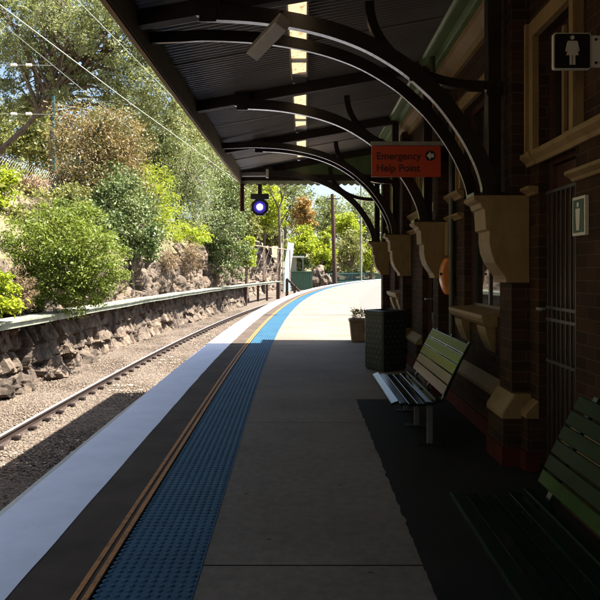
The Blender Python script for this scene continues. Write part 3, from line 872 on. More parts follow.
# ------------------------------------------------------------------ hanging things under the canopy
t = thing('loudspeaker', 'grey box loudspeaker hanging tilted under the nearest double bracket', 'loudspeaker', P(268, 38, 5.1))
o = MB().box(-.055, .055, -.28, .28, -.05, .05).obj('housing', M['grey_metal'], t, bevel=.008); o.location = (0, 0, 0)
o2 = MB().box(-.008, .008, -.02, .02, .05, .28).obj('hanger', M['iron'], t); o2.location = (0, 0, 0)
t.rotation_euler = (math.radians(-8), math.radians(28), math.radians(24))
t = thing('tube_light', 'short fluorescent tube light mounted under the far end of the canopy', 'ceiling light', P(254, 175, 14.0))
o = MB().box(-.28, .3, -.03, .03, .0, .06).obj('housing', M['grey_metal'], t, bevel=.006); o.location = (0, 0, 0)
o = MB().tube([(-.26, 0, -.02), (.26, 0, -.02)], .02, 8).obj('tube', M['white_plastic'], t); o.location = (0, 0, 0)
o = MB().box(.26, .31, -.045, .045, -.06, .12).obj('end_cap', M['white_plastic'], t); o.location = (0, 0, 0)

c = P(260, 206, 14.3)
t = thing('indicator_signal', 'blue ringed round signal lamp glowing white, hung from the canopy end', 'signal', c)
def off(o): o.location = (0, 0, 0); return o
off(MB().box(-.045, .045, -.04, .04, .24, .48).obj('stem', M['black'], t))
off(MB().box(-.2, .2, -.09, .09, .14, .26).obj('control_box', M['black'], t, bevel=.01))
oc = [(0.20*math.cos(math.pi/8+i*math.pi/4), 0.20*math.sin(math.pi/8+i*math.pi/4)-.03) for i in range(8)]
off(MB().prism(oc, -.06, .05).obj('backplate', M['sign_black'], t))
ring = MB(); k = 32
ring.prism([(0.135*math.cos(i*2*math.pi/k), 0.135*math.sin(i*2*math.pi/k)-.03) for i in range(k)], -.075, -.062)
off(ring.obj('blue_ring', M['lamp_blue'], t))
off(MB().prism([(0.066*math.cos(i*2*math.pi/k), 0.066*math.sin(i*2*math.pi/k)-.03) for i in range(k)], -.095, -.077).obj('lens', M['lamp_white'], t))

def text(body, size, loc, rot, mat, parent, name='lettering', ext=.002):
    cu = bpy.data.curves.new(name, 'FONT'); cu.body = body; cu.size = size; cu.extrude = ext
    cu.align_x = 'LEFT'; cu.offset = .0025
    tmp = bpy.data.objects.new(name, cu); COL.objects.link(tmp); bpy.context.view_layer.update()
    me = bpy.data.meshes.new_from_object(tmp.evaluated_get(bpy.context.evaluated_depsgraph_get()))
    bpy.data.objects.remove(tmp)
    o = bpy.data.objects.new(name, me); me.materials.clear(); me.materials.append(mat); COL.objects.link(o)
    o.parent = parent; o.location = Vector(loc)-parent.location; o.rotation_euler = rot; return o

YS = 7.85
t = thing('help_point_sign', 'red hanging sign reading Emergency Help Point with a grey top rail', 'sign', (1.85, YS, 3.2))
xa, xb = P(371.5, 0, YS).x, P(440.5, 0, YS).x; zt, zb = P(0, 146, YS).z, P(0, 177, YS).z
MB().box(xa, xb, YS-.02, YS+.02, zb, zt).obj('panel', M['sign_red'], t, bevel=.003)
MB().box(xa-.01, 1.848, YS-.03, YS+.03, zt+.003, zt+.05).obj('top_rail', M['grey_metal'], t)
wsz = 0.122
text('Emergency', wsz, (xa+.055, YS-.021, zt-.165), (math.pi/2, 0, 0), M['sign_ink'], t)
text('Help Point', wsz, (xa+.055, YS-.021, zt-.31), (math.pi/2, 0, 0), M['sign_ink'], t)
cxx, czz = P(430, 156, YS).x, P(430, 156, YS).z
MB().prism([(cxx+.062*math.cos(i*math.pi/8), czz+.062*math.sin(i*math.pi/8)) for i in range(16)], YS-.026, YS-.021).obj('icon_disc', M['sign_black'], t)
MB().prism([(cxx-.045, czz), (cxx, czz+.05), (cxx, czz+.022), (cxx+.04, czz+.022), (cxx+.04, czz-.022), (cxx, czz-.022), (cxx, czz-.05)], YS-.031, YS-.027).obj('icon_arrow', M['sign_white'], t)

YT = 3.9
t = thing('toilet_sign', 'black square sign with white woman figure projecting from the wall', 'sign', (1.85, YT, 2.9))
xa, xb = P(552.5, 0, YT).x, P(590, 0, YT).x; zt, zb = P(0, 33.5, YT).z, P(0, 70, YT).z
def rrect(x0, x1, z0, z1, r):
    pts = []
    for cx_, cz_, a0 in ((x1-r, z1-r, 0), (x0+r, z1-r, 90), (x0+r, z0+r, 180), (x1-r, z0+r, 270)):
        for i in range(6):
            a = math.radians(a0+18*i); pts.append((cx_+r*math.cos(a), cz_+r*math.sin(a)))
    return pts
MB().prism(rrect(xa, xb, zb, zt, .015), YT-.012, YT+.012).obj('border', M['sign_white'], t)
MB().prism(rrect(xa+.007, xb-.007, zb+.007, zt-.007, .012), YT-.016, YT-.0125).obj('black_panel', M['sign_black'], t)
w = xb-xa; mx = (xa+xb)/2; hz = zt-zb
fig = MB(); hd = [(mx+.052*w*1.05*math.cos(i*math.pi/8), zb+.86*hz+.052*w*1.05*math.sin(i*math.pi/8)) for i in range(16)]
fig.prism(hd, YT-.019, YT-.0165)
def fx(pts): return [(mx+u*w, zb+v*hz) for u, v in pts]
fig.prism(fx([(-.11, .77), (.11, .77), (.14, .74), (.19, .50), (.15, .47), (.085, .63), (.165, .38), (-.165, .38), (-.085, .63), (-.15, .47), (-.19, .50), (-.14, .74)]), YT-.019, YT-.0165)
fig.prism(fx([(-.075, .378), (-.012, .378), (-.012, .12), (-.075, .12)]), YT-.019, YT-.0165)
fig.prism(fx([(.012, .378), (.075, .378), (.075, .12), (.012, .12)]), YT-.019, YT-.0165)
fig.obj('woman_figure', M['sign_white'], t)
br = MB().box(xb+.001, 1.849, YT-.008, YT+.008, zb+.015, zt-.015)
brk = br.obj('wall_bracket', M['sign_white'], t)
bo = MB()
for z_ in (zb+.04, zt-.04): bo.tube([(xb+.03, YT-.016, z_), (xb+.03, YT-.008, z_)], .008, 8)
bo.obj('bolt', M['black'], t)

t = thing('exit_notice', 'small framed notice with pale figure on green, fixed to the brick beside the toilet door', 'notice', (1.85, 4.335, 1.96))
MB().box(1.825, 1.849, 4.235, 4.435, 1.83, 2.09).obj('frame', M['sign_white'], t)
MB().box(1.821, 1.8245, 4.255, 4.415, 1.85, 2.07).obj('green_panel', M['sign_green'], t)
f2 = MB().prism([(4.335+.018*math.cos(i*math.pi/6), 2.035+.018*math.sin(i*math.pi/6)) for i in range(12)], 1.818, 1.8208, 'X')
f2.prism([(4.30, 2.01), (4.37, 2.01), (4.365, 1.94), (4.355, 1.865), (4.315, 1.865), (4.305, 1.94)], 1.818, 1.8208, 'X')
f2.obj('pale_figure', M['sign_white'], t)

t = thing('help_point', 'orange rounded emergency help point on the wall below the cream meter box', 'help point', (1.85, 8.1, 1.5))
hp = MB(); prof = []
for i in range(17):
    u = i/16.0; z = 1.29 + 0.46*u
    prof.append((1.848 - (0.035 + 0.125*math.sin(math.pi*min(1, u*0.72+0.12))**0.8 - .03*max(0, u-.8)*5*0.3), z))
poly = [(1.848, 1.29)] + prof + [(1.848, 1.75)]
hp.prism(poly, 7.96+.08, 8.22); hp.obj('shell', M['orange'], t, bevel=.025, smooth=False)
MB().tube([(1.68, 8.03, 1.55), (1.68, 8.036, 1.55)], .018, 10).obj('call_button', M['black'], t)

# ------------------------------------------------------------------ benches
def bench(y0, y1, label, paneled):
    t = thing('bench', label, 'bench', (1.0, (y0+y1)/2, 0), 'green slatted benches against the building')
    n = 6
    for i in range(n):
        xa = .775 + i*.079; u = i/(n-1)
        z = .425 - .03*math.sin(math.pi*u)
        dz = ((-.026, -.008, 0, 0, .006, .014) if paneled else (-.010, -.003, 0, 0, .004, .010))[i]
        MB().prism([(xa, z+dz), (xa+.071, z), (xa+.071, z-.026), (xa, z+dz-.026)], y0, y1).obj('seat_slat', M['bench'], t, bevel=.006)
    m = 5 if paneled else 6; wd = (.49)/m
    for i in range(m):
        za = i*wd; tl = math.radians(68 - 3*i)
        bx = 1.265; 
        # lean
        x0 = bx + za*0.40 + .035*(za/.5)**2; z0_ = .46 + za*0.95
        x1 = bx + (za+wd-.008)*0.40 + .035*((za+wd)/.5)**2; z1_ = .46 + (za+wd-.008)*0.95
        nx_, nz_ = -(z1_-z0_), (x1-x0); ln = math.hypot(nx_, nz_); nx_ /= ln; nz_ /= ln
        mt = M['bench2'] if (i == m-2 and paneled) or (i == 0 and not paneled) else (M['bench'] if paneled else M['bench_dull'])
        MB().prism([(x0, z0_), (x1, z1_), (x1+nx_*.024, z1_+nz_*.024), (x0+nx_*.024, z0_+nz_*.024)], y0, y1).obj('back_slat', mt, t, bevel=.005)
    for ye in (y0+.12, (y0+y1)/2, y1-.12):
        fr = MB().ribbon([(.80, .375), (1.0, .36), (1.20, .37), (1.27, .40), (1.33, .53), (1.42, .73), (1.525, .93)], ye-.025, ye+.025, .022)
        fr.obj('support_frame', M['black'], t)
        MB().box(1.12, 1.17, ye-.025, ye+.025, .012, .36).obj('leg', M['legm'], t, bevel=.004)
        MB().box(1.03, 1.26, ye-.05, ye+.05, .0035, .014).obj('foot_plate', M['black'], t)
    return t
bench(1.75, 3.48, 'dark green slatted bench in the near right corner, cut by the picture edge', False)
bench(5.85, 7.5, 'green slatted bench with bright reflections, between the litter bin and the nearer brick pilaster', True)

# ------------------------------------------------------------------ litter bin, planter
cb_ = (1.30, 10.5, 0)
t = thing('litter_bin', 'dark green perforated square litter bin between the far bench and the potted plant', 'litter bin', cb_)
def offb(o): return o
BA = math.radians(-31); BH = .25
def rsq(h, r):
    return [(cb_[0]+u*math.cos(BA)+v*math.sin(BA), cb_[1]-u*math.sin(BA)+v*math.cos(BA)) for u, v in rrect(-h, h, -h, h, r)]
MB().prism(rsq(BH, .05), .03, .885, 'Z').obj('body', M['binm'], t)
rm = MB(); o1, i1 = rsq(BH+.018, .06), rsq(BH-.05, .04); q_ = len(o1)
for ring_, z_ in ((o1, .888), (o1, .95), (i1, .962), (i1, .888)): rm.v += [(a_, b_, z_) for a_, b_ in ring_]
for l_ in range(4):
    for q in range(q_):
        rm.f.append((l_*q_+q, l_*q_+(q+1) % q_, ((l_+1) % 4)*q_+(q+1) % q_, ((l_+1) % 4)*q_+q))
rm.obj('rim', M['binm'], t, bevel=.004)
MB().prism(rsq(BH-.055, .04), .889, .895, 'Z').obj('liner', M['black'], t)
MB().prism(rsq(BH-.02, .04), .004, .028, 'Z').obj('base_ring', M['black'], t)
hol = MB()
for side in (0, 1):
    for r_ in range(9):
        for q in range(4 + (r_ % 2)):
            w_ = (q-1.5-(.5 if r_ % 2 else 0))*.095; zc = .14+r_*.082
            n0 = len(hol.v)
            for i in range(8):
                b = i*math.pi/4; uu, vv = -(BH+.002), w_+.016*math.cos(b)
                if side: uu, vv = w_+.016*math.cos(b), -(BH+.002)
                hol.v.append((cb_[0]+uu*math.cos(BA)+vv*math.sin(BA), cb_[1]-uu*math.sin(BA)+vv*math.cos(BA), zc+.016*math.sin(b)))
            hol.f.append(tuple(range(n0, n0+8)))
hol.obj('perforations', M['legm'], t)

cp_ = (1.21, 14.65, 0)
t = thing('planter', 'brown square plant pot standing at the shadow edge behind the bin', 'planter', cp_)
def frus(m, r0, r1, z0, z1):
    n = len(m.v)
    for r, z in ((r0, z0), (r1, z1)): m.v += [(cp_[0]-r, cp_[1]-r, z), (cp_[0]+r, cp_[1]-r, z), (cp_[0]+r, cp_[1]+r, z), (cp_[0]-r, cp_[1]+r, z)]
    for i in range(4): m.f.append((n+i, n+(i+1) % 4, n+4+(i+1) % 4, n+4+i))
    m.f += [(n+3, n+2, n+1, n), (n+4, n+5, n+6, n+7)]
m = MB(); frus(m, .16, .205, .005, .44); m.obj('pot', M['pot'], t, bevel=.008)
m = MB(); frus(m, .222, .222, .442, .50); m.obj('pot_rim', M['pot'], t, bevel=.008)
m = MB(); frus(m, .19, .19, .501, .51); m.obj('soil', M['hill'], t)

# ------------------------------------------------------------------ leaves
def leaves(name, blobs, mat, parent, size=0.09, n=8000, clump=0.28, seed=1, asp=2.0, droop=0.0):
    """blobs: (centre, (rx,ry,rz)) ellipsoids, leaves gathered in clumps through their shell"""
    r = np.random.default_rng(seed)
    vol = np.array([b[1][0]*b[1][2] for b in blobs]); cnt = np.maximum(200, (n*vol/vol.sum()).astype(int))
    Cs = []
    for (c, rad), k in zip(blobs, cnt):
        nc = max(8, k//55)
        d = r.normal(size=(nc, 3)); d /= np.linalg.norm(d, axis=1)[:, None]
        rr = 0.30 + 0.78*r.random(nc)**0.6
        lump = np.array([0.75+0.5*noise.noise(Vector(tuple(v*1.7)) + Vector((seed*3.1, 0, 0))) for v in d])
        cc = d*(rr*(0.6+0.55*lump))[:, None]*np.array(rad)
        idx = r.integers(0, nc, k)
        sg = clump*min(rad)*(0.5+r.random(nc))
        pt = cc[idx] + r.normal(size=(k, 3))*sg[idx][:, None]*np.array([1, 1, .7])
        Cs.append(pt + np.array(c))
    C = np.concatenate(Cs); k = len(C)
    nrm = r.normal(size=(k, 3)) + np.array([0.35, -0.2, 0.55]); nrm /= np.linalg.norm(nrm, axis=1)[:, None]
    tan = r.normal(size=(k, 3)); tan[:, 2] -= droop
    tan -= nrm*(tan*nrm).sum(1)[:, None]; tan /= np.linalg.norm(tan, axis=1)[:, None]
    bit = np.cross(nrm, tan); s = size*(0.6+0.8*r.random(k))[:, None]
    V = np.stack([C-tan*s, C+bit*s/asp+nrm*s*.12, C+tan*s, C-bit*s/asp+nrm*s*.12], 1).reshape(-1, 3)
    Q = np.arange(k*4).reshape(-1, 4)
    o = quads_obj(name, V, Q, L[mat], parent)
    if parent is not None: o.location = -parent.location
    return o

pl_ = leaves('foliage', [((cp_[0], cp_[1], .64), (.19, .17, .14))], 'grey', t, .028, 170, .3, 5)
st = MB()
for i in range(9):
    a = i*.7; st.tube([(cp_[0]+.04*math.cos(a), cp_[1]+.04*math.sin(a), .51), (cp_[0]+.12*math.cos(a), cp_[1]+.12*math.sin(a), .65), (cp_[0]+.2*math.cos(a), cp_[1]+.18*math.sin(a), .72+.08*math.sin(i*3))], .005, 5)
st.obj('stems', M['bark'], t)

def tree(name, label, cat, base, blobs, mat, size, n, trunk=0.12, seed=1, clump=.28, asp=2.0, droop=0, bark='bark', limbs=7, group='trees and bushes on the railway cutting', tpts=None):
    base = Vector(base)
    t = thing(name, label, cat, base, group)
    tk = MB(); main = blobs[0]
    cen = Vector(blobs[-1][0]) if len(blobs) > 1 else Vector(main[0])
    rd = random.Random(seed)
    if tpts is None:
        mid = base.lerp(Vector(main[0]), .5) + Vector((rd.uniform(-.2, .2), rd.uniform(-.2, .2), 0))*trunk*4
        tpts = [base - Vector((0, 0, .4)), mid, Vector(main[0]) + Vector((0, 0, main[1][2]*.35))]
    rad = [trunk*1.15] + [trunk*(1-.75*i/(len(tpts)-1)) for i in range(1, len(tpts))]
    tk.tube(tpts, rad, 8)
    for (c, r_) in blobs:
        for q in range(limbs):
            d = Vector((rd.uniform(-1, 1), rd.uniform(-1, 1), rd.uniform(-.35, 1))).normalized()
            tip = Vector(c) + Vector((d.x*r_[0], d.y*r_[1], d.z*r_[2]))*.9
            u = rd.uniform(.45, .95); k = u*(len(tpts)-1); i0 = min(int(k), len(tpts)-2)
            st_ = Vector(tpts[i0]).lerp(Vector(tpts[i0+1]), k-i0)
            md = st_.lerp(tip, .5) + Vector((rd.uniform(-.1, .1), rd.uniform(-.1, .1), .12))*(tip-st_).length
            tk.tube([st_, md, tip], [trunk*.42, trunk*.25, trunk*.08], 5)
    o = tk.obj('trunk', M[bark], t); o.location = -t.location
    if n: leaves('crown', blobs, mat, t, size, n, clump, seed, asp, droop)
    return t
def B(px, py, Y, rx, rz, ry=None):
    k = Y/650.0
    return (tuple(P(px, py, Y)), (rx*k, (ry or rx)*k, rz*k))
def on_hill(X, Y): return (X, Y, hillz(edge(min(Y, 190))-X, Y))

# the round bush over the trough
tree('round_bush', 'big round bright green bush growing over the trough from the rock wall', 'bush', (-7.1, 17.6, 1.2),
     [B(64, 258, 17.2, 46, 42, 44), B(36, 245, 17.4, 30, 32), B(95, 262, 17.0, 30, 36), B(68, 292, 16.9, 34, 22, 20), B(70, 222, 17.8, 34, 20)], 'bright', .05, 26000, .07, 11, .16, 3.0)
tree('rust_leaved_tree', 'rust and olive leaved tree standing behind the round bush', 'tree', on_hill(-9.4, 29),
     [B(100, 165, 29, 40, 46), B(75, 135, 30, 26, 30), B(118, 140, 29, 28, 32), B(104, 205, 28.5, 32, 30), B(75, 190, 30, 24, 26)], 'rust', .065, 30000, .16, 12, .2, 2.4, .6)
tree('glossy_leaved_tree', 'dark glossy leaved small tree rooted in a cleft of the rock wall', 'tree', P(133, 290, 26),
     [B(130, 225, 27, 30, 36), B(143, 243, 26.5, 22, 18), B(122, 195, 27.5, 24, 28), B(120, 248, 26.8, 14, 12)], 'dark', .06, 17000, .10, 13, .22, 1.8)
tree('yellow_green_bush', 'yellow green feathery bush between the glossy tree and the grey green tree', 'bush', on_hill(-8.4, 34),
     [B(160, 205, 34, 18, 34), B(170, 225, 33, 16, 20), B(152, 185, 34, 14, 22)], 'yellow', .06, 6500, .06, 14, .25, 3, .3)
tree('grey_green_tree', 'pale grey green wispy tree above the middle of the rock wall', 'tree', on_hill(-8.3, 41),
     [B(188, 175, 41, 28, 36), B(200, 205, 40, 24, 30), B(178, 205, 41, 18, 28), B(205, 160, 42, 20, 24)], 'grey', .07, 14000, .14, 15, .22, 3, .5)
tree('leaning_dark_tree', 'dark green tree leaning over the far part of the rock wall', 'tree', (edge(43)-5.4, 43, 2.4),
     [B(222, 225, 43, 24, 28), B(232, 255, 42, 18, 24), B(212, 250, 43, 14, 16), B(228, 195, 44, 20, 24)], 'dark', .08, 14000, .13, 16, .22, 1.9)
tree('olive_tree', 'olive green tree partly hidden by the canopy corner', 'tree', on_hill(-7.6, 52),
     [B(220, 165, 52, 30, 36), B(240, 190, 50, 22, 30), B(205, 140, 53, 26, 26)], 'olive', .10, 11000, .16, 17, .22, 2.4)
tree('yellow_shrub', 'small bright yellow green shrub on top of the rock wall', 'shrub', (edge(36)-5.6, 36, 2.5),
     [B(197, 236, 36, 17, 8), B(184, 232, 36, 10, 7)], 'yellow', .06, 2200, .03, 18, .3)
tree('dry_tussock', 'dry brown tussock on the wall top below the yellow shrub', 'tussock', P(190, 268, 33),
     [B(190, 258, 33, 11, 12)], 'straw', .10, 1500, .02, 19, .3, 8)
tree('dry_tussock', 'dry brown tussock hanging right of the glossy tree', 'tussock', P(168, 272, 31),
     [B(168, 262, 31, 10, 9)], 'straw', .09, 1200, .02, 20, .3, 8)
tree('dry_tussock', 'dry brown tussock at the left edge above the trough', 'tussock', P(20, 300, 15.5),
     [B(24, 290, 15.6, 10, 22)], 'straw', .06, 1200, .02, 21, .3, 8)
tree('edge_bush', 'yellow green bush at the left edge below the wire fence', 'bush', P(-2, 215, 20),
     [B(2, 187, 20, 13, 22), B(-12, 195, 20, 16, 22)], 'yellow', .055, 4500, .05, 22, .25)
tree('hanging_creeper', 'bright yellow green creeper hanging at the trough on the left edge', 'creeper', P(-4, 318, 13.6),
     [B(4, 300, 13.6, 14, 20), B(-8, 285, 13.8, 14, 18)], 'yellow', .05, 2600, .02, 23, .25)
tree('blossom_shrub', 'pinkish dry shrub in front of the wire fence', 'shrub', on_hill(P(35, 0, 24.5).x, 24.5),
     [B(34, 186, 24.5, 16, 12), B(24, 192, 24.5, 10, 9)], 'pink', .045, 2800, .03, 24, .3)
tree('slope_bush', 'dark olive bush on the slope between fence and round bush', 'bush', on_hill(P(60, 0, 23).x, 23),
     [B(62, 200, 23.5, 26, 16), B(12, 225, 20, 26, 18)], 'olive', .06, 5200, .04, 25, .2)
tree('slope_bush', 'mid green bush on the slope left of the rust leaved tree trunk', 'bush', on_hill(P(20, 0, 27).x, 27),
     [B(100, 235, 25, 22, 20), B(85, 215, 25, 16, 14)], 'dark', .07, 4200, .04, 26, .22)

# spreading gum tree
gb = P(-45, 205, 37)
tree('spreading_tree', 'great spreading tree with dark leaning trunk filling the upper left', 'tree', (gb.x, 37, gb.z-1.0),
     [B(25, 45, 37, 44, 34), B(85, 95, 38, 40, 24), B(110, 40, 36, 46, 32), B(150, 85, 37, 42, 32), B(70, 15, 37, 44, 24), B(20, 100, 38, 34, 22), B(165, 125, 39, 32, 24), B(130, 5, 36, 46, 22), B(0, 0, 36, 26, 18)],
     'gumlight', .09, 62000, .20, 27, .12, 2.8, .5, limbs=12, tpts=[(gb.x, 37, gb.z-1.4), P(-8, 158, 37), P(25, 128, 37), P(60, 88, 37), P(95, 60, 37), P(130, 40, 37)])
tree('straight_tree', 'tall straight trunked tree rising behind the teal pole', 'tree', on_hill(P(53, 0, 42).x, 42),
     [B(55, 15, 42, 30, 30), B(45, 60, 42, 30, 20), B(75, 60, 42, 26, 20), B(52, -25, 42, 36, 24)], 'gum', .11, 7000, .26, 28, .13, 2.6, .4, limbs=10,
     tpts=[Vector(on_hill(P(53, 0, 42).x, 42)), P(54, 90, 42), P(53, 0, 42), P(52, -40, 42)])
for i, (px, py, Y, rx, rz, mt, lab) in enumerate([
    (30, 135, 52, 48, 40, 'olive', 'olive background tree behind the wire fence at the far left'),
    (-30, 120, 48, 44, 40, 'olive', 'mid green background tree cut off by the left picture edge'),
    (130, 130, 58, 50, 45, 'dark', 'dark background tree behind the rust leaved tree'),
    (195, 118, 60, 36, 34, 'gum', 'tall gum behind the grey green tree, next to the canopy edge'),
    (165, 165, 62, 36, 40, 'olive', 'olive background tree behind the yellow green feathery bush'),
    (265, 205, 74, 24, 30, 'yellow', 'yellowish tree on the rock beneath the signal lamp'),
    (246, 225, 68, 16, 22, 'olive', 'small olive tree between the canopy corner post and the signal lamp'),
    (247, 252, 56, 9, 18, 'yellow', 'narrow yellow green bush where the rock wall ends'),
    (270, 238, 79, 15, 9, 'olive', 'olive scrub along the top of the rock face above the handrail'),
    (303, 215, 108, 13, 22, 'orange', 'orange leaved tree in front of the far woods'),
    (303, 243, 100, 17, 20, 'yellow', 'bright yellow green tree above the green hut'),
    (322, 250, 104, 14, 22, 'yellow', 'yellow green tree immediately left of the timber pole'),
    (350, 250, 118, 18, 24, 'olive', 'dull olive tree right of the timber pole'),
    (344, 226, 128, 18, 16, 'yellow', 'bright yellow green tree top above the dull olive tree'),
    (370, 256, 124, 13, 18, 'yellow', 'bright green bush beside the farthest bracket'),
    (324, 266, 106, 13, 10, 'dark', 'low dark bush standing in for shadow at the foot of the timber pole'),  # dark leaves added where shadow lies under the far trees
    (352, 271, 128, 22, 8, 'dark', 'low dark bush row standing in for shadow behind the far railing fence'),
    (300, 262, 100, 11, 12, 'dark', 'dark bush standing in for shadow right behind the green hut'),
    (285, 200, 125, 30, 34, 'gum', 'grey green far tree behind the bare forked tree'),
    (325, 215, 140, 26, 24, 'gum', 'far gum behind the top of the timber pole'),
    (365, 215, 150, 26, 30, 'grey', 'hazy grey far tree behind the thin light pole'),
    (250, 185, 110, 30, 34, 'olive', 'far olive tree behind the signal lamp'),
    (395, 235, 150, 30, 34, 'gum', 'far gum tree hidden partly by the building'),
    (225, 130, 90, 34, 44, 'gum', 'tall far tree behind the canopy corner'),
]):
    c = P(px, py, Y); k = Y/650
    bz = hillz(edge(Y)-c.x, Y) if c.x < edge(Y)-ow(Y) else -1.1
    tree('background_tree' if rz > 15 else 'bush', lab, 'tree' if rz > 15 else 'bush', (c.x, Y, min(bz, c.z-rz*k*.6)),
         [B(px, py, Y, rx*.75, rz*.7), B(px-rx*.4, py+rz*.35, Y, rx*.55, rz*.5), B(px+rx*.4, py+rz*.3, Y+.5, rx*.55, rz*.55), B(px+rx*.1, py-rz*.45, Y, rx*.5, rz*.45)],
         mt, .075+.0012*Y, int(3800+rx*rz*4.2), .10+.002*Y, 40+i, .22, 2.4, .3, limbs=4)
for i, (X, Y, z, r_) in enumerate([(-9, 10, 5.5, 2.6), (-10, 4, 6.5, 3.4), (-10.5, -3, 6.5, 3.6), (-9.5, -10, 6, 3.4), (-15, 0, 10, 4.2), (-15, -8, 10, 4.4), (-15.5, 9, 11, 3.6)]):  # unseen trees, added to screen sky light from the shaded platform
    tree('background_tree', 'unseen olive tree added beyond the left picture edge to block sky light', 'tree', (X, Y, 2.5),
         [((X, Y, z), (r_, r_, r_*.9)), ((X+.4, Y+r_*.6, z-1.5), (r_*.7, r_*.7, r_*.6)), ((X+.5, Y-r_*.6, z-1.2), (r_*.7, r_*.7, r_*.6))], 'olive', .17, 5200, .2, 80+i, .22, 2.2, .3, limbs=4, group='unseen trees added beyond the left picture edge to block sky light')
# far woods that read as one mass
rb = []
for i in range(34):
    Y = 170+20*random.random(); px = -160+i*19+random.uniform(-8, 8)
    rb.append(B(px, 232+random.uniform(-12, 12) if px > 190 else 190+random.uniform(-20, 20), Y, 20, 34+random.uniform(0, 12)))
o = leaves('far_woods', rb, 'gum', None, .38, 36000, .25, 77); o['kind'] = 'stuff'
# undergrowth covering the slope
ub = []
for i in range(70):
    Y = random.uniform(18, 60); s = random.uniform(1.0, 8); X = edge(Y)-ow(Y)-s
    z = hillz(ow(Y)+s, Y); r_ = random.uniform(.5, 1.1)
    ub.append(((X, Y, z+.15), (r_, r_*1.2, r_*.55)))
o = leaves('undergrowth', ub, 'olive', None, .075, 34000, .3, 78); o['kind'] = 'stuff'

# bare forked tree
bt = P(279, 290, 70)
t = thing('bare_tree', 'slim bare forked trunk rising in front of the rock, right of the signal lamp', 'tree', (bt.x, 70, -1.1), 'trees and bushes on the railway cutting')
tk = MB().tube([(bt.x, 70, -1.2), P(280, 240, 70), P(279, 208, 70)], [.22, .17, .13], 8)
for pts in ([P(279, 209, 70), P(272, 195, 70), P(268, 178, 70)], [P(279, 209, 70), P(284, 195, 70), P(288, 180, 70)], [P(282, 200, 70), P(281, 188, 70), P(279, 178, 70)], [P(279.5, 225, 70), P(286, 214, 70), P(292, 205, 70)]):
    tk.tube(pts, [.10, .07, .03], 6)
o = tk.obj('trunk', M['bark'], t); o.location = -t.location

# ------------------------------------------------------------------ fences, poles, wires, far things
def hfence(name, label, pts, h, step, wirestep, mat_post, mat_wire, wr, pr=0.024, rr=0.016):
    t = thing(name, label, 'fence', pts[0])
    pts = [Vector(p) for p in pts]; wires = MB(); rails = MB()
    for a, b in zip(pts[:-1], pts[1:]):
        ln = (b-a).length; n = max(1, round(ln/step))
        for i in range(n+1):
            p = a.lerp(b, i/n); o = MB().tube([p-Vector((0, 0, .3)), p+Vector((0, 0, h+.03))], pr, 8).obj('post', mat_post, t); o.location = -t.location
        rails.tube([a+Vector((0, 0, h)), b+Vector((0, 0, h))], rr, 6)
        d = (b-a)/ln; q = -h
        while q < ln:
            for s in (0, 1):
                u0, u1 = max(q, 0), min(q+h, ln)
                if u1 > u0:
                    z0 = u0-q; z1 = u1-q
                    if s: z0, z1 = h-z0, h-z1
                    wires.tube([a+d*u0+Vector((0, 0, z0)), a+d*u1+Vector((0, 0, z1))], wr, 3, False)
            q += wirestep
    o = rails.obj('top_rail', mat_post, t); o.location = -t.location
    o = wires.obj('wire_mesh', mat_wire, t); o.location = -t.location
fz = 4.15
hfence('chain_link_fence', 'rusty brown chain link fence at the top of the embankment', [(-11.8, 19, fz), (-11.0, 23.4, fz), (-10.35, 30.6, fz), (-9.9, 37, fz)], 1.6, 2.6, .16, M['rail'], M['fencewire'], .0042)
hfence('wire_fence', 'pale wire fence in front of the rock face beside the handrail', [P(248, 277, 60), P(290, 277, 72)], 3.0, 4.2, 1.5, M['straw_post'], M['fencewire'], .006, .06, .05)
# far dark fence along the track
t = thing('picket_fence', 'dark railing fence beyond the track at the far bend', 'fence', (4.5, 95, -1.1))
pk = MB(); rl = MB(); r2 = MB(); prev = None
for i in range(64):
    Y = 92+i*.75; X = edge(Y)-4.8; pk.box(X-.07, X+.07, Y-.05, Y+.05, -1.2, 1.15)
    if prev: rl.tube([(prev[0], prev[1], 1.0), (X, Y, 1.0)], .06, 4); r2.tube([(prev[0], prev[1], -.3), (X, Y, -.3)], .06, 4)
    prev = (X, Y)
o = pk.obj('pickets', M['teal'], t); o.location = -t.location
o = r2.obj('bottom_rail', M['teal'], t); o.location = -t.location
o = rl.obj('top_rail', M['teal'], t); o.location = -t.location

def pole(name, label, base, top, r0, r1, mat, extra=None):
    base = Vector(base); top = Vector(top)
    t = thing(name, label, 'pole', base); o = MB().tube([base, base.lerp(top, .5), top], [r0, (r0+r1)/2, r1], 12).obj('shaft', mat, t); o.location = -t.location
    return t
b = P(335, 283, 95); p_ = pole('timber_pole', 'tall brown timber power pole beyond the green hut', (b.x, 95, -1.2), P(332.3, 194, 95), .33, .24, M['pole_wood'])
o = MB().box(-1.0, 1.0, -.06, .06, -.07, .07).obj('cross_arm', M['pole_wood'], p_); o.location = P(333, 199, 95)-p_.location-Vector((0, .34, 0))
b = P(361, 275, 112); pole('light_pole', 'thin pale green steel pole at the right of the timber pole', (b.x, 112, -1.1), P(361, 180, 112), .2, .14, M['galv'])
b = P(54.5, 178, 33); tp = pole('teal_pole', 'slim dark teal pole behind the chain link fence', (b.x, 33, b.z-1.5), P(53.5, 96, 33), .10, .08, M['teal'])
o = MB().box(-.12, .12, -.08, .08, -.15, .15).obj('pole_box', M['teal'], tp, bevel=.01); o.location = P(61, 126, 33)-tp.location
lq = thing('platform_lamp', 'grey platform lamp post behind the far corner of the station building', 'street lamp', (3.9, 23.5, 0))
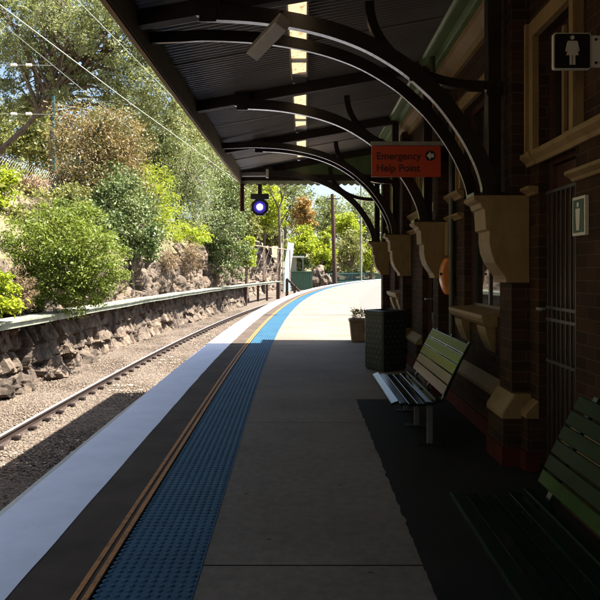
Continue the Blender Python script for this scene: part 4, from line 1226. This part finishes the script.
o = MB().tube([(3.9, 23.5, 0), (3.9, 23.5, 6.6), (3.6, 23.5, 7.0), (2.6, 23.5, 7.1)], [.09, .07, .05, .04], 10).obj('post', M['galv'], lq); o.location = -lq.location
o = MB().box(2.1, 2.7, 23.38, 23.62, 7.05, 7.16).obj('lamp_head', M['white_plastic'], lq, bevel=.03); o.location = -lq.location
lp = thing('platform_lamp', 'slim lamp post with white lamp head pointing left, below the signal lamp', 'street lamp', (P(283, 290, 76).x, 76, -1.1))
o = MB().tube([(P(283, 290, 76).x, 76, -1.2), P(283, 231, 76), P(280, 228, 76), P(273, 227.5, 76)], .07, 8).obj('post', M['galv'], lp); o.location = -lp.location
q = P(269, 228, 76); o = MB().box(q.x-.45, q.x+.45, 75.8, 76.2, q.z-.12, q.z+.12).obj('lamp_head', M['white_plastic'], lp, bevel=.05); o.location = -lp.location

# green relay hut and its neighbours
X0, X1, Yc = P(291.5, 0, 84).x, P(312, 0, 84).x, 84
t = thing('relay_hut', 'green corrugated equipment hut beside the far bend of the track', 'hut', ((X0+X1)/2, Yc, -1.1))
zt = P(0, 272, 84).z
w_ = MB(); n = 40
for (ax, ay, bx_, by_) in ((X0, Yc, X1, Yc), (X1, Yc, X1, Yc+2.2)):
    L_ = math.hypot(bx_-ax, by_-ay); nn = int(L_*16)
    dx, dy = (bx_-ax)/L_, (by_-ay)/L_; n0 = len(w_.v)
    for i in range(nn+1):
        d = L_*i/nn; o_ = .03*(1 if (i//2) % 2 else -1)
        for z in (-1.0, zt): w_.v.append((ax+dx*d+dy*o_, ay+dy*d-dx*o_, z))
    for i in range(nn): w_.f.append((n0+2*i, n0+2*i+2, n0+2*i+3, n0+2*i+1))
w_.box(X0, X1-.02, Yc+.06, Yc+2.2, -1.0, zt-.01)
o = w_.obj('cladding', M['cabinet'], t); o.location = -t.location
o = MB().box(X0-.12, X1+.12, Yc-.15, Yc+2.35, zt+.003, zt+.1).obj('roof', M['cabinet'], t); o.location = -t.location
o = MB().box(X0+.03, X0+.25, Yc+.1, Yc+.3, -1.25, -1.003).box(X1-.25, X1-.03, Yc+.1, Yc+.3, -1.25, -1.003).obj('footing', M['sleeper'], t); o.location = -t.location
t = thing('track_shelter', 'small shelter with pale flat roof standing behind the green hut', 'shelter', P(298, 290, 90))
s0, s1 = P(290, 0, 90).x, P(303, 0, 90).x; zr = P(0, 257.5, 90).z
for (xx, yy0) in ((s0, 89), (s1, 89), (s0, 91), (s1, 91)):
    o = MB().box(xx-.06, xx+.06, yy0-.06, yy0+.06, -1.2, zr).obj('post', M['grey_metal'], t); o.location = -t.location
o = MB().box(s0-.2, s1+.2, 88.8, 91.3, zr+.003, zr+.18).obj('roof', M['white_plastic'], t); o.location = -t.location
o = MB().box(s0, s0+.9, 91.02, 91.08, -1.1, zr-.02).obj('back_wall', M['grey_metal'], t); o.location = -t.location
t = thing('metal_screen', 'tall pale blue white panel leaning beside the green hut', 'panel', P(287, 292, 82))
a = [P(284, 292, 82), P(290, 292, 82), P(290.5, 270, 82), P(294, 243, 82), P(288, 242, 82), P(285, 262, 82)]
sm = MB(); n_ = len(a)
for th in (0, .08):
    for v in a: sm.v.append((v.x-th*.6, 82+(v.x-a[0].x)*.9+th, v.z))
sm.f = [tuple(range(n_)), tuple(range(2*n_-1, n_-1, -1))] + [(q, (q+1) % n_, n_+(q+1) % n_, n_+q) for q in range(n_)]
o = sm.obj('sheet', M['paleblue'], t); o.location = -t.location
o = MB().box(P(289, 0, 82).x-.05, P(289, 0, 82).x+.05, 83.0, 83.12, -1.2, 2.6).obj('prop', M['grey_metal'], t); o.location = -t.location

# overhead wires
def wire(label, pts, r, mat='copper', name='overhead_wire'):
    o = MB().tube(pts, r, 5).obj(name, M[mat]); return tag(o, label, 'wire', 'overhead railway wires')
def ext(a, b, n=1.0): return a + (b-a)*(1+n)
a, b = P(0, 5, 9.6), P(187, 144, 20.5)
wire('pale contact wire crossing the upper left down to the canopy edge', [a-(b-a)*.6, a, a.lerp(b, .5)-Vector((0, 0, .03)), b, ext(a, b, 1.2)], .0085)
a2, b2 = P(77, 0, 11.8), P(157, 81, 16.9)
wire('thin upper wire closest to the canopy edge', [a2-(b2-a2)*1, a2, b2, ext(a2, b2, 1.2)], .007)
a3, b3 = P(16, 35, 12.2), P(61, 72, 14.4)
wire('thin dark wire left of the contact wire', [a3-(b3-a3)*2, a3, b3, ext(a3, b3, 3)], .007, 'wire')
wire('slack cable hanging from the teal pole towards the canopy', [P(54, 104, 33), P(85, 109, 32), P(112, 113, 31.5), P(140, 124, 31)], .022, 'wire')
for yy0, lab in ((65, 'upper span wire with two white insulators at the left edge'), (114, 'lower span wire with two white insulators at the left edge')):
    t = thing('span_wire', lab, 'wire', P(13, yy0, 25), 'insulated span wires')
    o = MB().tube([P(-60, yy0-1, 25), P(13, yy0, 25), P(52, yy0+.5, 25)], .012, 5).obj('wire', M['wire'], t); o.location = -t.location
    for px in (14, 29):
        q = P(px, yy0, 25); m = MB()
        for k_ in range(5): m.tube([q+Vector((-.10+k_*.045, 0, 0)), q+Vector((-.07+k_*.045, 0, 0))], [.062, .035], 10)
        o = m.obj('insulator', M['insul'], t); o.location = -t.location
